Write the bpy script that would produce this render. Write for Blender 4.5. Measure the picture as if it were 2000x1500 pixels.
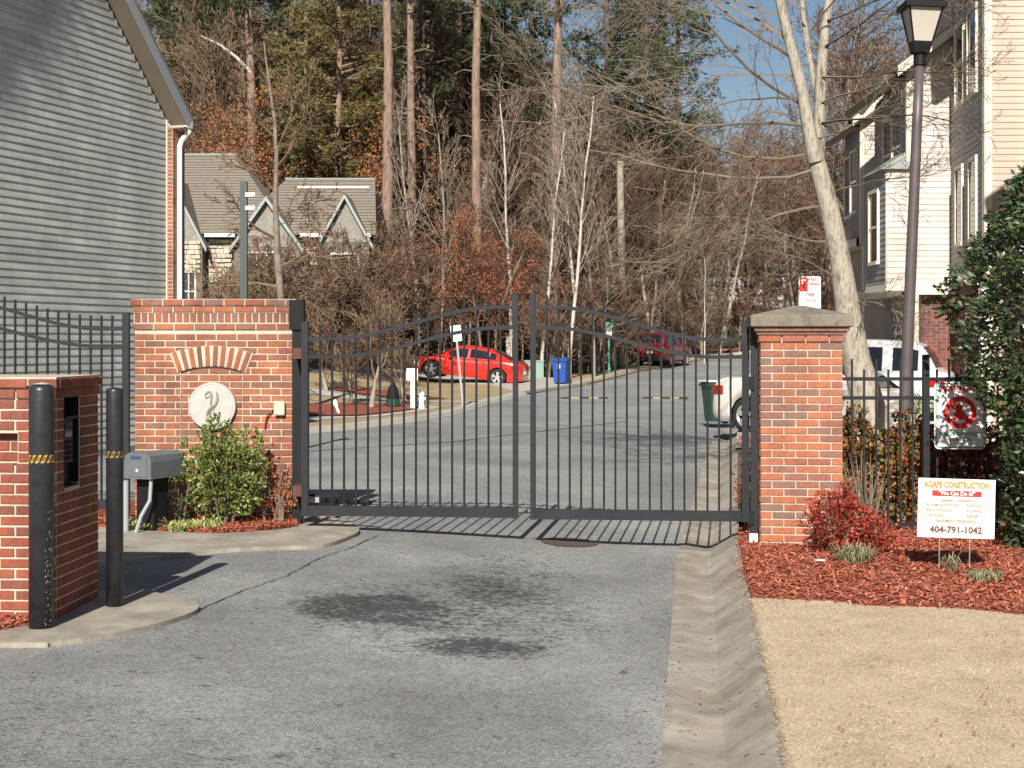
import bpy, bmesh, math, random
from mathutils import Vector, Matrix
R = math.radians
for o in list(bpy.data.objects): bpy.data.objects.remove(o)
scn = bpy.context.scene
COL = scn.collection
# ------------------------------------------------------------------ camera
F = 3000.0; H = 1.76; HY = 672.0           # focal length in photo pixels, eye height, horizon row
cam_d = bpy.data.cameras.new('camera'); cam = bpy.data.objects.new('camera', cam_d); COL.objects.link(cam)
cam.location = (0, 0, H); cam.rotation_euler = (R(90), 0, 0)
cam_d.sensor_width = 36; cam_d.lens = F/2000*36; cam_d.shift_y = -(750-HY)/2000
cam_d.clip_end = 2000; cam_d.clip_start = .1
scn.camera = cam
# ------------------------------------------------------------------ light
SUN_EL, SUN_AZ = 34.0, 8.0                 # light travels forward and 8 deg to the right
w = bpy.data.worlds.new('World'); scn.world = w; w.use_nodes = True
nt = w.node_tree; bg = nt.nodes['Background']
sky = nt.nodes.new('ShaderNodeTexSky'); sky.sky_type = 'NISHITA'; sky.sun_disc = False
sky.sun_elevation = R(SUN_EL); sky.sun_rotation = R(180+SUN_AZ); sky.air_density = 1.0; sky.dust_density = .6; sky.ozone_density = 1.5
nt.links.new(sky.outputs[0], bg.inputs[0]); bg.inputs[1].default_value = .051
sd = bpy.data.lights.new('sun', 'SUN'); sun = bpy.data.objects.new('sun', sd); COL.objects.link(sun)
sd.energy = 5.0; sd.angle = R(.5); sd.color = (1, .955, .88)
Ld = Vector((math.sin(R(SUN_AZ))*math.cos(R(SUN_EL)), math.cos(R(SUN_AZ))*math.cos(R(SUN_EL)), -math.sin(R(SUN_EL))))
sun.rotation_euler = Ld.to_track_quat('-Z', 'Y').to_euler(); sun.location = (0, -10, 30)
scn.view_settings.view_transform = 'Standard'; scn.view_settings.look = 'None'
scn.view_settings.exposure = 0.55; scn.view_settings.gamma = 1.0
scn.view_settings.use_curve_mapping = False

# ------------------------------------------------------------------ helpers
def link(o, parent=None):
    COL.objects.link(o)
    if parent is not None: o.parent = parent
    return o
def tag(o, label=None, cat=None, group=None, kind=None):
    if label: o['label'] = label
    if cat: o['category'] = cat
    if group: o['group'] = group
    if kind: o['kind'] = kind
    return o
def thing(name, label, cat, loc=(0,0,0), rz=0, group=None, rot=None):
    o = bpy.data.objects.new(name, None); link(o); o.empty_display_size = .2
    o.location = loc; o.rotation_euler = rot if rot else (0, 0, rz)
    return tag(o, label, cat, group)
def dup(o, loc, rz=None, label=None, group=None, scale=None):
    r = o.copy(); COL.objects.link(r); r.location = loc
    if rz is not None: r.rotation_euler = (0, 0, rz)
    if scale: r.scale = (scale,)*3 if not isinstance(scale, tuple) else scale
    if label: r['label'] = label
    if group: r['group'] = group
    for ch in o.children:
        c = ch.copy(); COL.objects.link(c); c.parent = r
        for g in ch.children:
            d = g.copy(); COL.objects.link(d); d.parent = c
    return r
def pt(px, py, p):                          # photo pixel and scale (px per metre) -> place
    return Vector(((px-1000)/p, F/p, H-(py-HY)/p))
def V(*a): return Vector(a)
class MB:
    def __init__(s): s.v = []; s.f = []
    def add(s, vs, fs):
        n = len(s.v); s.v += [tuple(v) for v in vs]; s.f += [tuple(i+n for i in f) for f in fs]; return s
    def box(s, c, size, rz=0, M=None):
        hx, hy, hz = size[0]/2, size[1]/2, size[2]/2
        vs = [Vector((x, y, z)) for x in (-hx, hx) for y in (-hy, hy) for z in (-hz, hz)]
        if M is None: M = Matrix.Rotation(rz, 3, 'Z')
        vs = [M @ v + Vector(c) for v in vs]
        return s.add(vs, [(0,1,3,2),(4,6,7,5),(0,4,5,1),(2,3,7,6),(0,2,6,4),(1,5,7,3)])
    def bx(s, x0, x1, y0, y1, z0, z1):
        return s.box(((x0+x1)/2, (y0+y1)/2, (z0+z1)/2), (x1-x0, y1-y0, z1-z0))
    def tube(s, path, radii, n=4, cap=False):
        path = [Vector(p) for p in path]
        if isinstance(radii, (int, float)): radii = [radii]*len(path)
        base = len(s.v); prev = None
        for i, p in enumerate(path):
            d = (path[min(i+1, len(path)-1)] - path[max(i-1, 0)])
            if d.length < 1e-9: d = Vector((0,0,1))
            d.normalize()
            if prev is None:
                a = Vector((0,0,1)) if abs(d.z) < .9 else Vector((1,0,0))
                u = d.cross(a).normalized()
            else:
                u = (prev - d*prev.dot(d))
                u = u.normalized() if u.length > 1e-6 else d.orthogonal().normalized()
            prev = u; v = d.cross(u); r = radii[i]
            for k in range(n):
                t = 2*math.pi*k/n
                q = p + u*(r*math.cos(t)) + v*(r*math.sin(t)); s.v.append((q.x, q.y, q.z))
        for i in range(len(path)-1):
            for k in range(n):
                a = base+i*n+k; b = base+i*n+(k+1) % n
                s.f.append((a, b, b+n, a+n))
        if cap:
            s.f.append(tuple(base+k for k in range(n))[::-1]); m = base+(len(path)-1)*n
            s.f.append(tuple(m+k for k in range(n)))
        return s
    def lathe(s, prof, n=24, c=(0,0,0), M=None, cap=True):
        base = len(s.v); c = Vector(c)
        for r, z in prof:
            for k in range(n):
                t = 2*math.pi*k/n; q = Vector((r*math.cos(t), r*math.sin(t), z))
                if M is not None: q = M @ q
                s.v.append(tuple(q+c))
        for i in range(len(prof)-1):
            for k in range(n):
                a = base+i*n+k; b = base+i*n+(k+1) % n
                s.f.append((a, b, b+n, a+n))
        if cap:
            s.f.append(tuple(base+k for k in range(n))[::-1]); m = base+(len(prof)-1)*n
            s.f.append(tuple(m+k for k in range(n)))
        return s
    def prism(s, poly, d0, d1, M):          # 2-D polygon (x,z) extruded along local y from d0 to d1
        n = len(poly); M = M if M is not None else Matrix.Identity(4)
        vs = [M @ Vector((x, d0, z)) for x, z in poly] + [M @ Vector((x, d1, z)) for x, z in poly]
        fs = [tuple(range(n)), tuple(range(2*n-1, n-1, -1))] + [(i, i+n, (i+1) % n+n, (i+1) % n) for i in range(n)]
        return s.add(vs, fs)
    def leaf(s, p, d, u, l, w):             # folded leaf, two triangles each side
        p = Vector(p); m = p+d*(l*.5); sd_ = d.cross(u)
        if sd_.length < 1e-6: sd_ = d.orthogonal()
        sd_ = sd_.normalized()*(w*.5); up = u*(w*.12)
        s.add([p, m+sd_+up, p+d*l, m-sd_+up], [(0,1,2),(0,2,3)]); return s
    def build(s, name, m, parent=None, smooth=False):
        me = bpy.data.meshes.new(name); me.from_pydata(s.v, [], s.f); me.validate(); me.update()
        if smooth:
            for p in me.polygons: p.use_smooth = True
        if m is not None: me.materials.append(m)
        return link(bpy.data.objects.new(name, me), parent)
def inst(me, name, parent, M=None):
    o = bpy.data.objects.new(name, me); link(o, parent)
    if M is not None: o.matrix_basis = M
    return o
def fixn(o):
    bm = bmesh.new(); bm.from_mesh(o.data); bmesh.ops.recalc_face_normals(bm, faces=bm.faces); bm.to_mesh(o.data); bm.free(); return o
def rv(g): 
    while True:
        v = Vector((g.uniform(-1,1), g.uniform(-1,1), g.uniform(-1,1)))
        if .05 < v.length < 1: return v.normalized()

# ------------------------------------------------------------------ materials
def mat(name, cols, src='noise', scale=3.0, rough=.8, bump=0.0, bscale=None, metal=0.0, spec=.5, detail=6, coord='Object', stretch=None, lo=.3, hi=.7, alpha=None, coat=0, trans=None, grime=0.0, gscale=1.6):
    m = bpy.data.materials.new(name); m.use_nodes = True; t = m.node_tree; N = t.nodes; b = N['Principled BSDF']
    b.inputs['Roughness'].default_value = rough; b.inputs['Metallic'].default_value = metal
    b.inputs['Specular IOR Level'].default_value = spec
    if coat: b.inputs['Coat Weight'].default_value = coat; b.inputs['Coat Roughness'].default_value = .05
    if not isinstance(cols[0], (tuple, list)): cols = [cols]
    tc = N.new('ShaderNodeTexCoord'); mp = N.new('ShaderNodeMapping')
    t.links.new(tc.outputs[coord], mp.inputs[0])
    if stretch: mp.inputs['Scale'].default_value = stretch
    if len(cols) > 1:
        cr = N.new('ShaderNodeValToRGB'); el = cr.color_ramp.elements
        while len(el) < len(cols): el.new(.5)
        for i, c in enumerate(cols):
            el[i].position = (lo+(hi-lo)*i/(len(cols)-1)) if src == 'noise' else i/(len(cols)-1); el[i].color = (*c, 1)
        if src == 'noise':
            n = N.new('ShaderNodeTexNoise'); n.inputs['Scale'].default_value = scale; n.inputs['Detail'].default_value = detail; n.inputs['Roughness'].default_value = .65
            t.links.new(mp.outputs[0], n.inputs[0]); t.links.new(n.outputs[0], cr.inputs[0])
            out = cr.outputs[0]
        else:
            if src == 'object': n = N.new('ShaderNodeObjectInfo'); so = n.outputs['Random']
            else: n = N.new('ShaderNodeNewGeometry'); so = n.outputs['Random Per Island']
            t.links.new(so, cr.inputs[0])
            n2 = N.new('ShaderNodeTexNoise'); n2.inputs['Scale'].default_value = scale; n2.inputs['Detail'].default_value = 5
            t.links.new(mp.outputs[0], n2.inputs[0])
            mr = N.new('ShaderNodeMapRange'); mr.inputs[1].default_value = .3; mr.inputs[2].default_value = .7; mr.inputs[3].default_value = .78; mr.inputs[4].default_value = 1.15
            t.links.new(n2.outputs[0], mr.inputs[0])
            mx = N.new('ShaderNodeVectorMath'); mx.operation = 'SCALE'
            t.links.new(cr.outputs[0], mx.inputs[0]); t.links.new(mr.outputs[0], mx.inputs['Scale']); out = mx.outputs[0]
        t.links.new(out, b.inputs['Base Color'])
    else: b.inputs['Base Color'].default_value = (*cols[0], 1)
    if grime:
        ge = N.new('ShaderNodeNewGeometry'); n5 = N.new('ShaderNodeTexNoise'); n5.inputs['Scale'].default_value = gscale; n5.inputs['Detail'].default_value = 8; n5.inputs['Roughness'].default_value = .7
        mp5 = N.new('ShaderNodeMapping'); mp5.inputs['Scale'].default_value = (1.6, 1.6, .7); t.links.new(ge.outputs['Position'], mp5.inputs[0]); t.links.new(mp5.outputs[0], n5.inputs[0])
        m5 = N.new('ShaderNodeMapRange'); m5.inputs[1].default_value = .36; m5.inputs[2].default_value = .62; m5.inputs[3].default_value = 1-grime; m5.inputs[4].default_value = 1.06; t.links.new(n5.outputs[0], m5.inputs[0])
        src_ = b.inputs['Base Color'].links[0].from_socket; v5 = N.new('ShaderNodeVectorMath'); v5.operation = 'SCALE'; t.links.new(src_, v5.inputs[0]); t.links.new(m5.outputs[0], v5.inputs['Scale']); t.links.new(v5.outputs[0], b.inputs['Base Color'])
    if bump:
        n3 = N.new('ShaderNodeTexNoise'); n3.inputs['Scale'].default_value = bscale or scale*4; n3.inputs['Detail'].default_value = 5
        t.links.new(mp.outputs[0], n3.inputs[0]); bu = N.new('ShaderNodeBump'); bu.inputs['Strength'].default_value = 1; bu.inputs['Distance'].default_value = bump
        t.links.new(n3.outputs[0], bu.inputs['Height']); t.links.new(bu.outputs[0], b.inputs['Normal'])
    if trans is not None: b.inputs['Transmission Weight'].default_value = trans
    return m
M = {}
M['brickr'] = mat('brick_weathered_shaded', [(.26,.11,.07),(.30,.10,.06),(.24,.13,.10),(.34,.11,.06)], 'object', 45, .9, .0025, 90, grime=0.4)  # weathered top courses; also paints the shade on the pillar's cap moulding
M['brick'] = mat('brick', [(.35,.11,.053),(.41,.14,.065),(.27,.09,.05),(.37,.13,.07),(.24,.12,.085),(.36,.11,.053),(.30,.12,.075),(.17,.075,.052)], 'object', 45, .85, .0025, 90, grime=0.35)
M['brick2'] = mat('brick_mixed', [(.43,.135,.065),(.44,.165,.085),(.32,.115,.075),(.22,.13,.105),(.41,.145,.07),(.44,.15,.075),(.25,.14,.11),(.37,.11,.06)], 'object', 45, .85, .0025, 90, grime=0.3)
M['brick3'] = mat('brick_dark', [(.27,.07,.04),(.33,.09,.05),(.20,.07,.05),(.30,.08,.045)], 'object', 45, .85, .0025, 90, grime=0.4)
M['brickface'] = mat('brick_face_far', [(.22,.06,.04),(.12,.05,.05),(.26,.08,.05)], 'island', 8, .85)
M['mortar'] = mat('mortar', [(.50,.42,.31),(.62,.54,.42)], 'noise', 25, .95, .003, 120, grime=0.3)
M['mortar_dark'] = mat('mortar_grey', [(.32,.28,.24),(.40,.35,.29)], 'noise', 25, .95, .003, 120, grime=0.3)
M['capstone'] = mat('cap_concrete', [(.10,.088,.065),(.23,.20,.15),(.15,.14,.11)], 'noise', 9, .9, .004, 60, grime=0.3)
M['plaque'] = mat('cast_stone', [(.40,.375,.335),(.48,.455,.41)], 'noise', 12, .8, .001, 80)
M['plaque_d'] = mat('cast_stone_relief', [(.22,.20,.175),(.27,.25,.22)], 'noise', 12, .8)
M['iron'] = mat('black_iron', [(.007,.007,.008),(.013,.013,.014)], 'noise', 6, .55, .0005, 60, spec=.25)
M['irongrey'] = mat('grey_iron', [(.014,.015,.019),(.024,.025,.03)], 'noise', 5, .5, .0005, 60, spec=.3)
M['bollard'] = mat('bollard_paint', [(.010,.012,.016),(.026,.028,.032),(.014,.015,.018)], 'noise', 8, .36, .001, 40)
M['bumpy'] = mat('faded_yellow_rubber', (.30,.26,.13), rough=.8)
M['scuff'] = mat('scuffed_paint', [(.12,.11,.09),(.30,.27,.2)], 'noise', 40, .8)
M['tape_y'] = mat('yellow_tape', (.55,.30,.03), rough=.6)
M['tape_k'] = mat('black_tape', (.02,.02,.02), rough=.6)
M['concrete'] = mat('concrete', [(.20,.175,.135),(.34,.30,.24),(.46,.42,.35)], 'noise', 2.2, .9, .004, 70, lo=.25, hi=.75, detail=10, grime=0.3)
M['concfar'] = mat('concrete_walk', [(.36,.33,.28),(.46,.43,.37)], 'noise', .8, .9)
M['lawn'] = mat('dormant_lawn', [(.44,.335,.215),(.56,.44,.295),(.63,.51,.36)], 'noise', 2.2, .95, .01, 120, detail=12)
M['lawnfar'] = mat('dormant_lawn_far', [(.19,.155,.08),(.37,.27,.15),(.29,.23,.12),(.42,.30,.18)], 'noise', .45, .95, .01, 60, detail=10)
M['blade'] = mat('grass_blades', [(.55,.43,.28),(.66,.54,.38),(.60,.48,.33),(.42,.33,.21)], 'island', 4, .9)
M['mulch'] = mat('red_mulch', [(.16,.04,.025),(.30,.07,.035),(.24,.06,.03)], 'noise', 14, .95, .02, 60, detail=10)
M['chip'] = mat('mulch_chips', [(.38,.085,.04),(.48,.12,.055),(.24,.055,.03),(.42,.13,.07),(.55,.24,.15),(.34,.07,.035)], 'island', 20, .9)
M['litter'] = mat('leaf_litter', [(.06,.035,.022),(.14,.085,.05),(.09,.055,.035),(.20,.12,.07)], 'noise', 1.2, .95, .05, 9, detail=12)
M['clay'] = mat('red_clay', [(.32,.10,.05),(.40,.15,.08)], 'noise', 2, .95, .01, 30)
M['siding'] = mat('grey_vinyl_siding', [(.47,.475,.44),(.52,.525,.48),(.55,.55,.50),(.49,.505,.475)], 'object', 1.2, .5, .0012, 3, stretch=(1,1,6), grime=0.16)
M['sidingtan'] = mat('tan_vinyl_siding', [(.50,.385,.295),(.54,.42,.325),(.52,.40,.31)], 'object', 1.5, .6, .001, 4)
M['sidinglt'] = mat('cream_vinyl_siding', [(.53,.465,.41),(.57,.505,.45),(.55,.485,.43)], 'object', 1.5, .6)
M['sidingsh'] = mat('grey_shaded_siding', [(.25,.245,.235),(.30,.29,.275)], 'object', 1.5, .6)  # grey siding, its colour darkened further to put shade on the side walls
M['trim'] = mat('cream_trim', [(.66,.58,.44),(.72,.65,.52)], 'noise', 3, .6)
M['white'] = mat('white_paint', (.78,.77,.73), rough=.5)
M['soffit'] = mat('taupe_soffit', [(.24,.19,.145),(.29,.235,.18)], 'noise', 3, .7, .002, 5)
M['roof'] = mat('grey_brown_shingles', [(.15,.125,.10),(.22,.185,.145),(.18,.15,.12)], 'noise', 4, .95, .01, 25, detail=12)
M['roofg'] = mat('green_grey_shingles', [(.22,.24,.22),(.28,.29,.27)], 'noise', 4, .95)
M['glass'] = mat('window_glass', (.025,.03,.04), rough=.06, spec=.8)
M['stucco'] = mat('grey_shingle_wall', [(.11,.095,.08),(.20,.175,.145)], 'noise', 5, .95, .02, 14)
M['gablew'] = mat('pale_gable_wall', [(.19,.175,.15),(.30,.285,.25)], 'noise', 7, .9, .02, 14)
M['stone'] = mat('tan_stone', [(.38,.33,.25),(.55,.49,.38),(.45,.40,.33)], 'island', 6, .9)
M['trimg'] = mat('grey_green_trim', (.30,.33,.31), rough=.6)
M['door'] = mat('dark_door', (.04,.03,.03), rough=.5)
M['pinebark'] = mat('pine_bark', [(.10,.065,.048),(.25,.165,.12),(.36,.26,.20)], 'noise', 3, .95, .03, 10, stretch=(3,3,.6), detail=10)
M['pinebark2'] = mat('dark_pine_bark', [(.05,.035,.03),(.12,.08,.06),(.16,.11,.08)], 'noise', 3, .95, .03, 10, stretch=(3,3,.6))
M['barkbig'] = mat('mottled_pale_bark', [(.10,.085,.065),(.27,.235,.18),(.40,.36,.29),(.22,.185,.14),(.45,.41,.34)], 'noise', 5, .95, .015, 22, stretch=(2,2,.55), detail=12, lo=.32, hi=.68)
M['bark'] = mat('grey_bark', [(.16,.135,.105),(.30,.26,.20),(.38,.34,.27)], 'noise', 4, .95, .012, 22, stretch=(2,2,.7), detail=10)
M['barkw'] = mat('white_sapling_bark', [(.38,.34,.28),(.60,.56,.48)], 'noise', 5, .9, .005, 30)
M['barkb'] = mat('brown_bark', [(.12,.09,.07),(.22,.17,.13),(.28,.22,.17)], 'noise', 4, .95, .01, 20)
M['twig'] = mat('twigs', [(.095,.058,.034),(.175,.115,.067),(.235,.165,.10),(.13,.075,.045)], 'island', 2, .9)
M['twigm'] = mat('tan_twigs', [(.13,.10,.07),(.24,.195,.14),(.19,.15,.105),(.09,.07,.055)], 'island', 2, .9)
M['twigl'] = mat('pale_twigs', [(.16,.125,.09),(.26,.215,.155),(.21,.17,.12)], 'island', 2, .9)
M['twigr'] = mat('reddish_twigs', [(.10,.052,.035),(.175,.095,.06),(.14,.08,.055),(.21,.13,.08)], 'island', 2, .9)
M['needle'] = mat('pine_needles', [(.025,.045,.015),(.05,.08,.02),(.09,.11,.025),(.04,.06,.02)], 'island', 3, .7)
M['needley'] = mat('yellowing_needles', [(.12,.14,.025),(.22,.20,.035),(.30,.16,.04),(.16,.17,.03),(.26,.12,.03)], 'island', 3, .7)
M['oakleaf'] = mat('orange_brown_leaves', [(.30,.10,.035),(.42,.16,.05),(.24,.08,.03),(.36,.20,.07)], 'island', 3, .8)
M['rustleaf'] = mat('rust_leaves', [(.26,.08,.035),(.34,.12,.05),(.20,.07,.035)], 'island', 3, .8)
M['gloss'] = mat('glossy_dark_leaves', [(.018,.045,.018),(.03,.07,.02),(.05,.09,.03),(.025,.055,.03),(.09,.10,.03),(.02,.05,.02),(.16,.11,.05)], 'island', 3, .33, spec=.6)
M['shrub'] = mat('shrub_leaves', [(.05,.10,.02),(.12,.17,.03),(.22,.24,.05),(.07,.12,.03),(.30,.28,.08)], 'island', 3, .4)
M['nandina'] = mat('red_shrub_leaves', [(.36,.03,.02),(.45,.06,.03),(.22,.03,.025),(.40,.10,.05),(.10,.05,.03)], 'island', 3, .5)
M['photinia'] = mat('hedge_leaves', [(.10,.12,.03),(.20,.18,.05),(.34,.12,.05),(.40,.09,.04),(.14,.14,.04),(.30,.22,.08)], 'island', 3, .45)
M['photired'] = mat('hedge_red_leaves', [(.36,.05,.03),(.14,.10,.03),(.42,.10,.05),(.08,.09,.03),(.30,.05,.04)], 'island', 3, .45)
M['liriope'] = mat('striped_grass', [(.16,.22,.05),(.40,.42,.15),(.50,.48,.22),(.24,.30,.08)], 'island', 3, .6)
M['tuft'] = mat('grey_green_tuft', [(.14,.16,.06),(.26,.24,.12),(.34,.30,.18),(.10,.13,.05)], 'island', 3, .7)
M['red'] = mat('red_car_paint', (.62,.022,.012), rough=.25, coat=.8)
M['maroon'] = mat('maroon_car_paint', (.17,.008,.012), rough=.25, coat=.8)
M['ivory'] = mat('ivory_car_paint', (.68,.62,.55), rough=.3, coat=.6)
M['carwhite'] = mat('white_car_paint', (.78,.77,.74), rough=.3, coat=.6)
M['navy'] = mat('dark_blue_car_paint', (.02,.03,.06), rough=.25, coat=.8)
M['carglass'] = mat('car_glass', (.012,.014,.018), rough=.04, spec=.9)
M['plastic'] = mat('dark_plastic', (.010,.010,.011), rough=.7, spec=.25)
M['tyre'] = mat('tyre_rubber', (.018,.018,.018), rough=.85)
M['alloy'] = mat('alloy_rim', (.62,.62,.62), rough=.3, metal=.6)
M['lensr'] = mat('red_lens', (.42,.012,.012), rough=.15)
M['lensw'] = mat('clear_lens', (.75,.75,.75), rough=.1)
M['blue'] = mat('blue_plastic', (.015,.07,.32), rough=.45)
M['green'] = mat('green_plastic', (.012,.06,.035), rough=.5)
M['paleg'] = mat('pale_green_metal', (.22,.30,.26), rough=.6)
M['signw'] = mat('sign_white', (.80,.79,.76), rough=.35)
M['signr'] = mat('sign_red', (.60,.03,.02), rough=.5)
M['signo'] = mat('sign_orange', (.70,.22,.015), rough=.5)
M['signp'] = mat('sign_rust_print', (.48,.16,.05), rough=.5)
M['signg'] = mat('sign_green', (.04,.30,.18), rough=.5)
M['signk'] = mat('sign_black', (.02,.02,.02), rough=.5)
M['lampglass'] = mat('frosted_lamp_glass', [(.42,.37,.31),(.50,.45,.38)], 'noise', 3, .35)
M['lamppost'] = mat('brown_black_metal', [(.075,.06,.06),(.11,.09,.09)], 'noise', 4, .45)
M['opbox'] = mat('grey_housing', [(.10,.115,.12),(.135,.15,.155)], 'noise', 6, .5)
M['pvc'] = mat('grey_conduit', (.30,.32,.32), rough=.5)
M['beige'] = mat('beige_box', (.55,.50,.36), rough=.5)
M['greenpost'] = mat('dark_green_post', (.05,.065,.06), rough=.5)
M['hinge'] = mat('rusty_hinge', (.10,.03,.02), rough=.7)
M['stonew'] = mat('white_stone', [(.55,.52,.48),(.7,.68,.64)], 'noise', 20, .9)

# asphalt with oil stains, patches and coarse aggregate
def asphalt():
    m = bpy.data.materials.new('asphalt'); m.use_nodes = True; t = m.node_tree; N = t.nodes; b = N['Principled BSDF']; Lk = t.links.new
    b.inputs['Roughness'].default_value = .9
    tc = N.new('ShaderNodeTexCoord')
    def noise(sc, det=4, vec=None, rough=.6):
        n = N.new('ShaderNodeTexNoise'); n.inputs['Scale'].default_value = sc; n.inputs['Detail'].default_value = det; n.inputs['Roughness'].default_value = rough
        Lk(vec or tc.outputs['Object'], n.inputs[0]); return n.outputs[0]
    def ramp(x, a, b_, c0, c1):
        r = N.new('ShaderNodeMapRange'); r.inputs[1].default_value = a; r.inputs[2].default_value = b_; r.inputs[3].default_value = c0; r.inputs[4].default_value = c1; Lk(x, r.inputs[0]); return r.outputs[0]
    def math_(op, a, b_):
        n = N.new('ShaderNodeMath'); n.operation = op
        for i, q in enumerate((a, b_)):
            if isinstance(q, (int, float)): n.inputs[i].default_value = q
            else: Lk(q, n.inputs[i])
        return n.outputs[0]
    vo = N.new('ShaderNodeTexVoronoi'); vo.inputs['Scale'].default_value = 95; Lk(tc.outputs['Object'], vo.inputs[0])
    agg = ramp(vo.outputs['Color'], 0, 1, .5, 1.62)
    big = ramp(noise(.7, 7), .32, .68, .74, 1.16); fine = ramp(noise(260, 3), .3, .7, .8, 1.2); mid = ramp(noise(7, 8), .3, .7, .88, 1.1)
    f = math_('MULTIPLY', math_('MULTIPLY', agg, big), math_('MULTIPLY', fine, mid))
    # oil stain areas, broken up into dashes
    sx = N.new('ShaderNodeSeparateXYZ'); Lk(tc.outputs['Object'], sx.inputs[0])
    mp = N.new('ShaderNodeMapping'); mp.inputs['Scale'].default_value = (1.0, .8, 1); Lk(tc.outputs['Object'], mp.inputs[0])
    spot = noise(3.2, 7, mp.outputs[0], .7)
    def blob(cx, cy, rx, ry):
        a = math_('DIVIDE', math_('SUBTRACT', sx.outputs[0], cx), rx); c = math_('DIVIDE', math_('SUBTRACT', sx.outputs[1], cy), ry)
        return ramp(math_('ADD', math_('MULTIPLY', a, a), math_('MULTIPLY', c, c)), 0, 1, 1, 0)
    B = blob(-1.0, 10.75, .62, .62); B2 = blob(-.45, 10.7, 1.5, 1.9); B3 = blob(0.0, 12.6, .75, 1.5); B5 = blob(-.2, 9.6, .5, .4); B4 = blob(-1.7, 7.0, 1.9, 1.6)
    area = math_('ADD', math_('ADD', math_('MULTIPLY', B, 1.1), math_('MULTIPLY', B2, .85)), math_('ADD', math_('ADD', math_('MULTIPLY', B3, .75), math_('MULTIPLY', B5, .9)), math_('MULTIPLY', B4, .32)))
    mpf = N.new('ShaderNodeMapping'); mpf.inputs['Scale'].default_value = (.55, 1.0, 1); Lk(tc.outputs['Object'], mpf.inputs[0])
    sp = math_('ADD', math_('MULTIPLY', spot, .25), math_('ADD', math_('MULTIPLY', noise(15, 5, mp.outputs[0], .7), .38), math_('MULTIPLY', noise(42, 3, mpf.outputs[0], .6), .37)))
    st = ramp(math_('ADD', math_('MULTIPLY', math_('MINIMUM', area, 1.3), .150), sp), .572, .685, 0, .80)
    mp2 = N.new('ShaderNodeMapping'); mp2.inputs['Scale'].default_value = (1, .75, 1); mp2.inputs['Location'].default_value = (3.3, 7.7, 0); Lk(tc.outputs['Object'], mp2.inputs[0])
    marks = ramp(noise(11, 4, mp2.outputs[0], .55), .655, .72, 0, .6)
    f = math_('MULTIPLY', math_('MULTIPLY', f, math_('SUBTRACT', 1, st)), math_('SUBTRACT', 1, marks))
    col = N.new('ShaderNodeVectorMath'); col.operation = 'SCALE'
    cr = N.new('ShaderNodeValToRGB'); cr.color_ramp.elements[0].color = (.196,.193,.184,1); cr.color_ramp.elements[1].color = (.272,.267,.254,1)
    cr.color_ramp.elements[0].position = .35; cr.color_ramp.elements[1].position = .65
    Lk(noise(.18, 3), cr.inputs[0]); Lk(cr.outputs[0], col.inputs[0]); Lk(f, col.inputs['Scale']); Lk(col.outputs[0], b.inputs['Base Color'])
    bu = N.new('ShaderNodeBump'); bu.inputs['Distance'].default_value = .004; Lk(vo.outputs['Distance'], bu.inputs['Height']); Lk(bu.outputs[0], b.inputs['Normal'])
    return m
M['asphalt'] = asphalt()

# ------------------------------------------------------------------ terrain
def interp(x, tab):
    if x <= tab[0][0]: return tab[0][1] + (x-tab[0][0])*((tab[1][1]-tab[0][1])/(tab[1][0]-tab[0][0])) if len(tab[0]) == 3 else tab[0][1]
    for a, b in zip(tab, tab[1:]):
        if x <= b[0]: return a[1] + (b[1]-a[1])*(x-a[0])/(b[0]-a[0])
    return tab[-1][1]
def sm(t): t = max(0, min(1, t)); return t*t*(3-2*t)
GL = [(-6,-.83),(8.32,.83),(14,1.50),(24.5,3.05),(31,4.05),(36,5.0),(45,7.0),(60,10.6),(77,15.0),(96,20.5),(200,50)]
def gl(y): return interp(y, GL)
RY = [(-10,0),(16,0),(30,0),(42,-.10),(52,-.06),(60,.12),(68,.30),(77,.58),(95,1.1),(115,3.0),(140,9),(170,13),(260,15)]
def h(x, y):
    g = x - gl(y)
    c = -.04 if g > .55 else (-.18 + .14*sm(g/.55) if g > 0 else -.18 + .15*sm(-g/3.6))
    l = 1.05*sm((y-43)/18)*sm((-x-2.6)/5.5)
    far = interp(y, RY)
    if y > 95: far *= (1 - .35*sm((x-8)/25))
    return c + far + l
def smooth_poly(P, k=5, closed=True):
    out = []; n = len(P)
    for i in range(n):
        p0, p1, p2, p3 = (Vector(P[(i+j) % n]) for j in (-1, 0, 1, 2))
        if (p2-p1).length > 1.6: out.append(tuple(p1)); continue
        for j in range(k):
            t = j/k; out.append(tuple(.5*((2*p1)+(p2-p0)*t+(2*p0-5*p1+4*p2-p3)*t*t+(3*p1-p0-3*p2+p3)*t*t*t)))
    return out
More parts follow.
